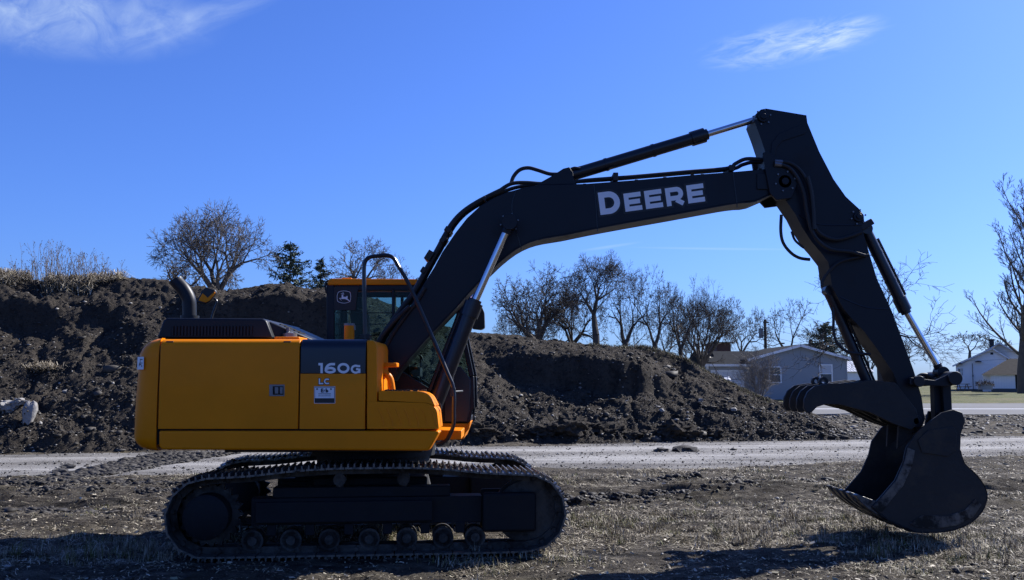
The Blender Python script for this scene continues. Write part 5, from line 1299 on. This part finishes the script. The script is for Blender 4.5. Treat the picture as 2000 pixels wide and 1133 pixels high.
# distant trees, low behind everything on both sides of the bank
for n_, (px, topy, w, Y, lab) in enumerate(((1010, 600, 100, 120, 'by the cab mirror'), (1230, 592, 90, 125, 'in the gap right of the tallest tree'), (1300, 600, 90, 118, 'behind the middle of the nearer row'), (1345, 605, 80, 122, 'left of the dense round tree'), (1410, 612, 80, 118, 'above the left end of the garage roof'), (1660, 645, 80, 130, 'above the pale shed'), (1770, 660, 80, 150, 'left of the white house'))):
    tree(px, Y, topy, w, 'faint distant bare tree ' + lab, 60 + n_, fork_y=710, twig=.024, stems=3, levels=7, open_=1.4, up=.02, bark='bark_pale', zb=.6, group='distant bare trees')

def spruce(px, Y, topy, wpx, label, seed, whorls=46, zb=None):
    rnd = random.Random(seed); z0 = float(rise(Y)) if zb is None else zb
    x = at(px, 750, Y).x; H = at(px, topy, Y).z - z0; W = wpx / FPX * Y / 2 * 2.5
    r = root('spruce_tree', (x, Y, z0), label, 'tree', 'spruce trees')
    t = MB(); t.tube([(0, 0, -.2), (0, 0, H * .5), (0, 0, H)], .2, n=7, radii=[H * .018, H * .011, .02]); t.build('trunk', 'bark', r, local=True)
    V = []; F = []; lim = MB()
    for w in range(whorls):
        s = (w + rnd.random()) / whorls; z = H * (.12 + .87 * s); L = W * (1 - s) ** .55 * rnd.uniform(.75, 1.15) + .12
        for k in range(6):
            if rnd.random() < .12: continue
            a = rnd.uniform(0, 2 * math.pi); l = L * rnd.uniform(.45, 1.15); dr = rnd.uniform(-.15, .30)
            p0 = Vector((0, 0, z)); pts = []
            for q in range(5):
                f = q / 4; pts.append(p0 + Vector((math.cos(a) * l * f, math.sin(a) * l * f, -dr * l * math.sin(f * 2.4) + .16 * l * f * f)))
            lim.tube(pts, .03, n=3, cap=False, radii=[.035, .03, .022, .015, .008])
            m = int(10 + l * 12)
            for q in range(m):
                f = rnd.uniform(.15, 1.0); i = min(int(f * 4), 3); c = pts[i].lerp(pts[i + 1], f * 4 - i)
                size = rnd.uniform(.08, .17); d1 = Vector((rnd.gauss(0, 1), rnd.gauss(0, 1), rnd.gauss(-.5, .7))).normalized(); d2 = d1.orthogonal().normalized(); d2.rotate(Matrix.Rotation(rnd.uniform(0, 6.3), 3, d1))
                b0 = len(V); c = c + Vector((rnd.gauss(0, .06), rnd.gauss(0, .06), rnd.gauss(0, .05)))
                V.extend([c - d2 * size * .35, c + d2 * size * .35, c + d1 * size * 2.0]); F.append((b0, b0 + 1, b0 + 2))
    m = MB(); m.add(V, F); m.build('crown', 'needles', r, local=True, smooth=0); lim.build('limbs', 'bark', r, local=True, smooth=0)
spruce(562, 66, 472, 88, 'dark open spruce between the broad bare tree and the cab', 5)
spruce(622, 70, 506, 48, 'small dense spruce just left of the cab roof', 6, whorls=40)
spruce(1617, 92, 628, 62, 'dark spruce behind the gable of the grey house', 7, whorls=34, zb=.5)

# ------------------------------------------------------------------ weeds on the crest of the bank
rw = random.Random(2)
for k, (px, lab, hh, cnt) in enumerate(((28, 'sparse dry weed stems at the far left of the bank crest', .75, 16), (98, 'tallest thicket of bare weed stems on the bank crest', 1.35, 46), (148, 'middle thicket of bare weed stems on the bank crest', 1.15, 34), (192, 'right-hand thicket of bare weed stems on the bank crest', .9, 26))):
    v = bank_at(px, .99); r = root('dry_weed', v, lab, 'weeds', 'dry weeds on the crest of the bank'); b = MB()
    for j in range(cnt):
        x = rw.gauss(0, .42); y = rw.gauss(0, .25); L = hh * rw.uniform(.5, 1.1); d = Vector((rw.gauss(0, .16) - .06, rw.gauss(0, .12), 1)).normalized()
        p = Vector((x, y, -.12)); pts = [p]
        for q in range(4): d = (d + Vector((rw.gauss(0, .07), rw.gauss(0, .07), 0))).normalized(); p = p + d * L / 4; pts.append(p)
        b.tube(pts, .006, n=3, cap=False, radii=[.008, .007, .005, .004, .003])
        for q in range(7):
            f = rw.uniform(.35, .98); i = min(int(f * 4), 3); c = pts[i].lerp(pts[i + 1], f * 4 - i); dd = (d + Vector((rw.gauss(0, .6), rw.gauss(0, .6), rw.uniform(0, .4)))).normalized(); l = rw.uniform(.06, .22)
            b.tube([c, c + dd * l], .003, n=3, cap=False, radii=[.004, .0025])
            if rw.random() < .7: b.box(c + dd * l, (.018, .012, .022))
    b.build('stems', 'wood_old', r, local=True, smooth=0)

# ------------------------------------------------------------------ grey house
HY = 68.0; hz = .12
H1 = root('grey_house', (at(1565, 750, HY).x, HY, hz), 'low grey sided house with a gable end, garage wing and two windows', 'house')
def hx(px, Y=HY): return at(px, 750, Y).x
def hzz(py, Y=HY): return at(1565, py, Y).z
YW = HY
pk = hzz(676); ev = hzz(701); xL = hx(1472); xR = hx(1655); xP = hx(1563)
# lapped siding: each course is a real board
def siding(parent, outline_fn, y, z0, z1, m_, step=.115, name='siding_board'):
    z = z0
    while z < z1 - .02:
        zt = min(z + step, z1); a = outline_fn(z); c = outline_fn(zt)
        if a[1] - a[0] > .1:
            xa, xb2 = max(a[0], a[0]), a[1]
            b = MB(); b.add([(a[0], y - .018, z), (a[1], y - .018, z), (c[1], y - .002, zt), (c[0], y - .002, zt), (a[0], y, z), (a[1], y, z), (c[1], y, zt), (c[0], y, zt)], [(0, 1, 2, 3), (0, 4, 5, 1), (3, 2, 6, 7), (0, 3, 7, 4), (1, 5, 6, 2)])
            b.build(name, m_, parent, smooth=0)
        z = zt
b = MB(); b.prism([(xL, hz - .5), (xR, hz - .5), (xR, ev), (xP, pk), (xL, ev)], YW, YW + 9); w1_ = b.build('gable_wall', 'siding', H1, smooth=0)
siding(w1_, lambda z: (xL, xR) if z <= ev else (xL + (xP - xL) * (z - ev) / (pk - ev), xR + (xP - xR) * (z - ev) / (pk - ev)), YW, hz + .1, pk, 'siding', .18)
def roof_slab(parent, p0, p1, y0, y1, th, m_, name='roof'):
    a = Vector((p0[0], 0, p0[1])); c = Vector((p1[0], 0, p1[1])); d = (c - a).normalized(); n2 = Vector((-d.z, 0, d.x)) * th
    if n2.z < 0: n2 = -n2
    b = MB(); b.prism([(a.x, a.z), (c.x, c.z), ((c + n2).x, (c + n2).z), ((a + n2).x, (a + n2).z)], y0, y1); return b.build(name, m_, parent, smooth=0)
sl_ = (pk - ev) / (xP - xL); sr_ = (pk - ev) / (xR - xP)
r1 = roof_slab(H1, (xL - .45, ev - .45 * sl_), (xP, pk), YW - .35, YW + 9.3, .12, 'shingle'); r2_ = roof_slab(H1, (xP, pk), (xR + .4, ev - .4 * sr_), YW - .35, YW + 9.3, .12, 'shingle')
roof_slab(H1, (xL - .45, ev - .45 * sl_ - .06), (xP, pk - .06), YW - .38, YW - .352, .17, 'trim_white', 'barge_board'); roof_slab(H1, (xP, pk - .06), (xR + .4, ev - .4 * sr_ - .06), YW - .38, YW - .352, .17, 'trim_white', 'barge_board')
for xx in (xR - .06,): b = MB(); b.bb(xx - .05, xx + .07, YW - .03, YW + .05, hz, ev); b.build('corner_trim', 'siding', H1, smooth=0)
def window(parent, x0, x1, z0, z1, y, curtain=False, mid=.5):
    b = MB(); t = .09
    for q in ((x0 - t, x1 + t, z1, z1 + t), (x0 - t, x1 + t, z0 - t, z0), (x0 - t, x0, z0, z1), (x1, x1 + t, z0, z1)): b.bb(q[0], q[1], y - .05, y - .002, q[2], q[3])
    zm = z0 + (z1 - z0) * mid; b.bb(x0, x1, y - .04, y - .002, zm - .03, zm + .03)
    f = b.build('window', 'trim_white', parent, smooth=0)
    b = MB(); b.bb(x0, x1, y - .022, y - .019, z0, z1); b.build('pane', 'window_glass', f, smooth=0)
    if curtain: b = MB(); b.bb(x0, x1, y - .0235, y - .0225, zm + .03, z1); b.build('blind', 'curtain', f, smooth=0)
    return f
window(H1, hx(1504), hx(1524), hzz(746), hzz(718), YW - .02); window(H1, hx(1603), hx(1624), hzz(746), hzz(714), YW - .02, True)
# garage wing, set back, ridge parallel to the picture
gx0, gx1 = hx(1386), hx(1476); gz = hzz(711); YG = HY + .9; gzr = hzz(684)
b = MB(); b.bb(gx0, gx1, YG, YG + 7, hz - .5, gz + .05); gw = b.build('garage_wall', 'siding', H1, smooth=0)
siding(gw, lambda z: (gx0, gx1), YG, hz + .1, gz, 'siding', .18)
b = MB(); b.add([(gx0 - .3, YG - .4, gz - .03), (xP - .2, YG - .4, gz - .03), (xP - .2, YG + 3.2, gzr + .05), (gx0 - .3, YG + 3.2, gzr + .05), (xP - .2, YG + 7.4, gz), (gx0 - .3, YG + 7.4, gz)], [(0, 1, 2, 3), (3, 2, 4, 5), (0, 3, 5)]); b.build('garage_roof', 'shingle', H1, smooth=0)
b = MB(); b.bb(gx0 - .3, xL + .1, YG - .46, YG - .41, gz - .16, gz - .0); b.build('gutter', 'trim_white', H1, smooth=0)
b = MB(); b.bb(gx0 - .03, gx0 + .12, YG - .05, YG + .03, hz, gz); b.build('corner_trim', 'trim_white', H1, smooth=0)
b = MB(); d0, d1, dz = hx(1397), hx(1456), hzz(726)
b.bb(d0 - .12, d1 + .12, YG - .06, YG - .02, dz, dz + .12); b.bb(d0 - .12, d0, YG - .06, YG - .02, hz, dz); b.bb(d1, d1 + .12, YG - .06, YG - .02, hz, dz); gd = b.build('garage_door', 'trim_white', H1, smooth=0)
for i in range(4): b = MB(); h4 = (dz - hz) / 4; b.bb(d0, d1, YG - .045, YG - .021, hz + i * h4 + .012, hz + (i + 1) * h4 - .012); b.build('door_panel', 'garage_white', gd, bevel=.01)
# satellite dish on the garage corner
D = root('satellite_dish', (hx(1388), YG - .6, hzz(694)), 'dark satellite dish on the left corner of the grey garage roof', 'satellite dish')
b = MB(); vs = []; nn = 18
for i, (rr, dd) in enumerate(((0.001, 0), (.14, .02), (.27, .07), (.33, .12))):
    for k in range(nn): a = 2 * math.pi * k / nn; vs.append(Vector((math.cos(a) * rr * .95, -dd, math.sin(a) * rr * .85)))
fs = [(i * nn + k, i * nn + (k + 1) % nn, (i + 1) * nn + (k + 1) % nn, (i + 1) * nn + k) for i in range(3) for k in range(nn)]
Mr = Matrix.Rotation(R(35), 3, 'Z') @ Matrix.Rotation(R(-28), 3, 'X'); b.add([Mr @ v for v in vs] + [Mr @ (v + Vector((0, .02, 0))) for v in vs], fs + [tuple(q + 4 * nn for q in f[::-1]) for f in fs]); b.build('reflector', 'black', D, local=True)
b = MB(); b.tube([(0, .05, 0), (0, .25, -.05), (.0, .3, -.4)], .025, n=6); b.tube([Mr @ Vector((0, -.02, -.26)), Mr @ Vector((0, -.4, -.05))], .015, n=6); b.build('mast', 'black', D, local=True)
# white SUV parked before the garage
CR = root('parked_car', (hx(1402, 60), 60, .16), 'white car with a red tail light, half hidden by the bank at the garage door', 'car', rz=R(-14))
w = .92
b = MB()
secs = [(0, .35, 1.0, w, w), (.02, .35, 1.08, w, w), (.25, .35, 1.62, w, .78), (.45, .35, 1.72, w, .70), (2.2, .35, 1.74, w, .70), (2.9, .35, 1.62, w, .72), (3.5, .35, 1.12, w, w), (4.4, .35, .98, w, w), (4.6, .4, .7, w * .9, w * .9)]
vs = []
for y, z0, z1, wb, wt in secs:
    zb_ = min(1.02, z1 - .02); vs += [(-wb, y, z0), (-wb, y, zb_), (-wt, y, z1 - .05), (-wt * .85, y, z1), (wt * .85, y, z1), (wt, y, z1 - .05), (wb, y, zb_), (wb, y, z0)]
k = 8; fs = [(i * k + j, i * k + (j + 1) % k, (i + 1) * k + (j + 1) % k, (i + 1) * k + j) for i in range(len(secs) - 1) for j in range(k)] + [tuple(range(k - 1, -1, -1)), tuple(range((len(secs) - 1) * k, len(secs) * k))]
b.add(vs, fs); b.build('body', 'car_white', CR, local=True, smooth=40)
b = MB(); b.add([(-.78, -.008, 1.07), (.78, -.008, 1.07), (.66, .235, 1.58), (-.66, .235, 1.58)], [(0, 1, 2, 3)]); b.build('rear_window', 'window_glass', CR, local=True, smooth=0)
for s in (-1, 1):
    b = MB(); b.add([(s * (w + .004), .55, 1.06), (s * (w + .004), 3.2, 1.06), (s * .74, 2.8, 1.55), (s * .745, .6, 1.62)], [(0, 1, 2, 3) if s > 0 else (3, 2, 1, 0)]); b.build('side_window', 'window_glass', CR, local=True, smooth=0)
    b = MB(); b.box((s * .84, -.01, 1.0), (.18, .08, .30)); b.build('tail_light', 'car_red', CR, local=True, bevel=.02)
    b = MB(); b.tube([(s * .62, .5, 1.79), (s * .62, 2.3, 1.80)], .02, n=6); b.box((s * .62, .5, 1.76), (.04, .06, .06)); b.box((s * .62, 2.3, 1.77), (.04, .06, .06)); b.build('roof_rail', 'car_white', CR, local=True)
    b = MB(); b.box((s * 1.03, 3.0, 1.12), (.2, .12, .14)); b.build('door_mirror', 'black', CR, local=True, bevel=.02)
    for y in (.85, 3.7):
        b = MB(); b.cyl((s * .72, y, .34), (s * .93, y, .34), .34, n=24); wh = b.build('wheel', 'rubber', CR, local=True)
        b = MB(); b.cyl((s * .93, y, .34), (s * .94, y, .34), .21, n=16); rm = b.build('rim', 'grey_metal', wh, local=True)
b = MB(); b.bb(-.9, .9, -.09, .0, .42, .66); b.build('bumper', 'black', CR, local=True, bevel=.03)
b = MB(); b.bb(-.26, .26, -.012, .0, .8, .92); b.build('number_plate', 'white_label', CR, local=True)

# ------------------------------------------------------------------ pale shed and dark house behind
S = root('metal_shed', (hx(1670, 84), 84, .5), 'pale shed with a metal roof right of the grey house', 'shed')
zz = lambda py, Y: at(1565, py, Y).z
b = MB(); b.bb(hx(1640, 84), hx(1705, 84), 84, 90, .3, zz(727, 84)); b.build('wall', 'siding_white', S, smooth=0)
b = MB(); a0, a1 = hx(1638, 84), hx(1707, 84); e0, e1 = zz(726, 84), zz(704, 84)
b.add([(a0, 83.7, e0), (a1, 83.7, e0), (a1, 87.2, e1), (a0, 87.2, e1), (a1, 90.5, e0), (a0, 90.5, e0)], [(0, 1, 2, 3), (3, 2, 4, 5), (0, 3, 5), (1, 4, 2)]); rf_ = b.build('roof', 'tin_roof', S, smooth=0)
for i in range(12): x = a0 + (a1 - a0) * (i + .5) / 12; b = MB(); b.add([(x - .02, 83.69, e0 + .03), (x + .02, 83.69, e0 + .03), (x + .02, 87.2, e1 + .03), (x - .02, 87.2, e1 + .03)], [(0, 1, 2, 3)]); b.build('roof_seam', 'trim_white', rf_, smooth=0)
DH = root('dark_house', (hx(1610, 110), 110, .5), 'dark roofed house with a chimney showing above the grey gable', 'house')
b = MB(); x0, x1, xp = hx(1580, 110), hx(1640, 110), hx(1603, 110); b.prism([(x0, .3), (x1, .3), (x1, zz(700, 110)), (xp, zz(671, 110)), (x0, zz(693, 110))], 110, 118); b.build('wall', 'brick', DH, smooth=0)
roof_slab(DH, (x0 - .4, zz(696, 110)), (xp, zz(671, 110)), 109.7, 118.3, .15, 'shingle_dark'); roof_slab(DH, (xp, zz(671, 110)), (x1 + .4, zz(703, 110)), 109.7, 118.3, .15, 'shingle_dark')
b = MB(); b.bb(hx(1595.5, 110), hx(1600.5, 110), 112, 112.6, zz(685, 110), zz(661, 110)); b.build('chimney', 'brick', DH, smooth=0)
BH = root('brick_house', (hx(1415, 100), 100, .5), 'brick building showing between the trees above the garage roof', 'house')
b = MB(); b.bb(hx(1401, 100), hx(1429, 100), 100, 106, .3, zz(670, 100)); b.build('wall', 'brick', BH, smooth=0)
b = MB(); b.bb(hx(1400, 100), hx(1430, 100), 99.8, 106.2, zz(670, 100), zz(668, 100)); b.build('roof', 'shingle_dark', BH, smooth=0)

# ------------------------------------------------------------------ utility pole and wires
UP = root('utility_pole', (hx(1497, 92), 92, .5), 'wooden utility pole with a grey transformer above the grey house roof', 'utility pole')
b = MB(); zt = zz(624, 92) - .5; b.cyl((0, 0, -.5), (0, 0, zt), .17, .13, n=10); b.build('pole', 'pole_wood', UP, local=True)
b = MB(); b.cyl((-.42, -.1, zt - 1.75), (-.42, -.1, zt - .85), .21, n=14); b.box((-.2, 0, zt - 1.2), (.3, .08, .08)); b.build('transformer', 'grey_metal', UP, local=True)
b = MB(); b.box((.1, 0, zt - .3), (.5, .1, .1)); b.tube([(.1, 0, zt - 2.3), (.7, 0, zt - 2.5), (1.5, 0, zt - 2.2)], .04, n=6); b.box((1.6, 0, zt - 2.25), (.35, .2, .12)); b.box((.5, 0, zt - 2.9), (.12, .12, .4)); b.build('lamp_bracket', 'black', UP, local=True)
pl = (hx(1497, 92), 92, zz(628, 92))
for k, (py0, py1, lab) in enumerate(((628, 662, 'highest thin overhead wire running right from the pole'), (640, 676, 'middle thin overhead wire running right from the pole'), (655, 690, 'lowest thin overhead wire running right from the pole'))):
    a = Vector((hx(1497, 92), 92, zz(py0, 92))); c = Vector((at(2100, py1, 100).x, 100, zz(py1 - 6, 100)))
    pts = [a.lerp(c, i / 12) - Vector((0, 0, 3.4 * (1 - (2 * i / 12 - 1) ** 2) * .5)) for i in range(13)]
    b = MB(); b.tube(pts, .014, n=4); tag(b.build('overhead_wire', 'black'), lab, 'wire', 'overhead wires')

# ------------------------------------------------------------------ white house on the right
WY = 108.0
def wx(px, Y=WY): return at(px, 750, Y).x
def wz(py, Y=WY): return at(1900, py, Y).z
z0 = wz(764)
WH = root('white_house', (wx(1910), WY, z0), 'white clapboard house with stepped grey roofs and a dark chimney at right', 'house')
# rear, taller block: its ridge runs away to the left-back, gable faces the camera
def gable_block(x0, x1, xp, ze, zp, y0, y1, roofm, wallm, nm='wall'):
    b = MB(); b.prism([(x0, z0 - .4), (x1, z0 - .4), (x1, ze[1]), (xp, zp), (x0, ze[0])], y0, y1); w_ = b.build(nm, wallm, WH, smooth=0)
    sl = (zp - ze[0]) / (xp - x0); sr = (zp - ze[1]) / (x1 - xp)
    roof_slab(WH, (x0 - .35, ze[0] - .35 * sl), (xp, zp), y0 - .35, y1 + .3, .13, roofm); roof_slab(WH, (xp, zp), (x1 + .35, ze[1] - .35 * sr), y0 - .35, y1 + .3, .13, roofm)
    roof_slab(WH, (x0 - .35, ze[0] - .35 * sl - .05), (xp, zp - .05), y0 - .38, y0 - .352, .15, 'trim_white', 'barge_board'); roof_slab(WH, (xp, zp - .05), (x1 + .35, ze[1] - .35 * sr - .05), y0 - .38, y0 - .352, .15, 'trim_white', 'barge_board')
    return w_
wl = gable_block(wx(1868), wx(1968), wx(1941), (wz(713), wz(699)), wz(682), WY, WY + 4, 'shingle_brown', 'siding_white')
gable_block(wx(1852, WY + 4), wx(1975, WY + 4), wx(1924, WY + 4), (wz(712, WY + 4), wz(700, WY + 4)), wz(672, WY + 4), WY + 4.02, WY + 13, 'shingle_brown', 'siding_white')
siding(wl, lambda z: (wx(1868), wx(1968)), WY, z0 + .3, wz(714), 'siding_white', .2)
# long left roof slope seen at an angle
b = MB(); b.add([(wx(1868), WY - .5, wz(715)), (wx(1923, WY), WY - .45, wz(690)), (wx(1941), WY - .42, wz(682)), (wx(1924, WY + 4), WY + 4, wz(672, WY + 4)), (wx(1845, WY + 4), WY + 4, wz(714, WY + 4))], [(0, 1, 2, 3, 4)]); b.build('roof_valley', 'shingle_brown', WH, smooth=0)
b = MB(); b.bb(wx(1898, WY + 5), wx(1907, WY + 5), WY + 5, WY + 5.7, wz(690, WY + 5), wz(663, WY + 5)); b.bb(wx(1897, WY + 5), wx(1908, WY + 5), WY + 4.95, WY + 5.75, wz(666, WY + 5), wz(663.6, WY + 5)); b.build('chimney', 'shingle_dark', WH, smooth=0)
b = MB(); b.bb(wx(1866), wx(1968), WY - .04, WY - .02, z0 - .3, z0 + .22); b.build('foundation', 'foundation', WH, smooth=0)
b = MB(); b.bb(wx(1937), wx(1942.5), WY - .03, WY - .001, wz(693), wz(688.5)); b.build('gable_vent', 'black', WH, smooth=0)
window(WH, wx(1872), wx(1876.5), wz(734), wz(720), WY - .02)
window(WH, wx(1879), wx(1880.5), wz(733), wz(720), WY - .02)
b = MB(); b.add([(wx(1906), WY - .7, wz(707.5)), (wx(1919), WY - .7, wz(707.5)), (wx(1912.5), WY - .3, wz(704.5)), (wx(1906), WY - .02, wz(706)), (wx(1919), WY - .02, wz(706))], [(0, 1, 2), (0, 2, 3), (1, 4, 2), (2, 4, 3)]); b.add([(wx(1871), WY - .7, wz(712)), (wx(1881), WY - .7, wz(712)), (wx(1876), WY - .3, wz(707)), (wx(1871), WY - .02, wz(711)), (wx(1881), WY - .02, wz(711))], [(0, 1, 2), (0, 2, 3), (1, 4, 2), (2, 4, 3)]); b.build('awning', 'shingle_dark', WH, smooth=0)
b = MB(); b.cyl((wx(1900.5), WY - .12, z0), (wx(1900.5), WY - .12, wz(710)), .04, n=6); b.bb(wx(1899.5), wx(1902), WY - .2, WY - .05, wz(736), wz(732)); b.build('downpipe', 'foundation', WH, smooth=0)
WH.rotation_euler = (0, 0, -R(24)); WH.scale = (.90, 1, 1)      # its front faces the road, square to this sight line
# white garage with hipped roof
GY = 100.0; g0 = wz(762.5, GY)
GR = root('white_garage', (wx(1960, GY), GY, g0), 'white garage with a brown hipped roof beside the tall right-hand tree', 'garage')
x0, x1 = wx(1935.5, GY), wx(1983, GY); e_ = wz(731, GY); t_ = wz(700, GY)
b = MB(); b.bb(x0, x1, GY, GY + 7, g0 - .4, e_ + .02); b.bb(wx(1920, GY), x0, GY + 1, GY + 6, g0 - .4, e_); gww = b.build('wall', 'siding_white', GR, smooth=0)
b = MB(); xm = wx(1974, GY); b.add([(wx(1919, GY), GY - .4, e_ - .05), (x1 + 2.2, GY - .4, e_ - .05), (x1 + 2.2, GY + 7.4, e_), (wx(1919, GY), GY + 7.4, e_), (xm, GY + 3.4, t_), (xm + 1.6, GY + 3.4, t_)], [(0, 1, 5, 4), (1, 2, 5), (2, 3, 4, 5), (3, 0, 4), (0, 3, 2, 1)]); b.build('roof', 'shingle_brown', GR, smooth=0)
for xx in np.linspace(x0 + .3, x1 - .1, 9): b = MB(); b.bb(xx - .012, xx + .012, GY - .015, GY - .001, g0, e_ - .05); b.build('wall_seam', 'trim_white', gww, smooth=0)
b = MB(); b.bb(x0, x1 + 1, GY - .03, GY - .01, g0 - .3, g0 + .18); b.build('foundation', 'foundation', GR, smooth=0)
b = MB(); b.bb(x1, x1 + 1.9, GY + .3, GY + 6.7, g0 - .3, e_); b.build('bay_shade_block', 'gap', GR, smooth=0)  # solid block; shade inside the bay is put into its near-black colour
GR.rotation_euler = (0, 0, -R(25)); GR.scale = (.90, 1, 1)
# picnic table
PT = root('picnic_table', (wx(1880, 96), 96, wz(762.5, 96)), 'small wooden picnic table on the lawn before the white house', 'picnic table')
b = MB()
for i in range(4): b.box((0, -.3 + i * .2, .62), (1.1, .18, .05))
b.build('table_top', 'wood_old', PT, local=True, smooth=0)
for s in (-1, 1):
    b = MB(); b.box((0, s * .62, .36), (1.1, .22, .05)); b.build('seat', 'wood_old', PT, local=True, smooth=0)
    b = MB(); b.tube([(s * .4, -.5, 0), (s * .4, -.1, .62)], .04, n=4); b.tube([(s * .4, .5, 0), (s * .4, .1, .62)], .04, n=4); b.box((s * .4, 0, .34), (.06, 1.4, .07)); b.build('leg', 'wood_old', PT, local=True, smooth=0)
# trailer-like unit and bush beside the garage
AC = root('garden_cart', (wx(1924, 97), 97, wz(763, 97)), 'pale box shaped garden cart heaped with dark brush left of the white garage', 'cart')
b = MB(); b.bb(-.55, .55, -.4, .4, .1, .62); b.build('box', 'siding', AC, local=True, bevel=.02)
b = MB(); rc = random.Random(8)
for i in range(220):
    p = Vector((rc.uniform(-.75, .7), rc.uniform(-.5, .5), rc.uniform(.45, .8))); d = Vector((rc.gauss(0, 1), rc.gauss(0, 1), rc.gauss(.5, .8))).normalized(); b.tube([p, p + d * rc.uniform(.15, .4)], .02, n=3, cap=False)
b.build('brush', 'wood_old', AC, local=True, smooth=0)
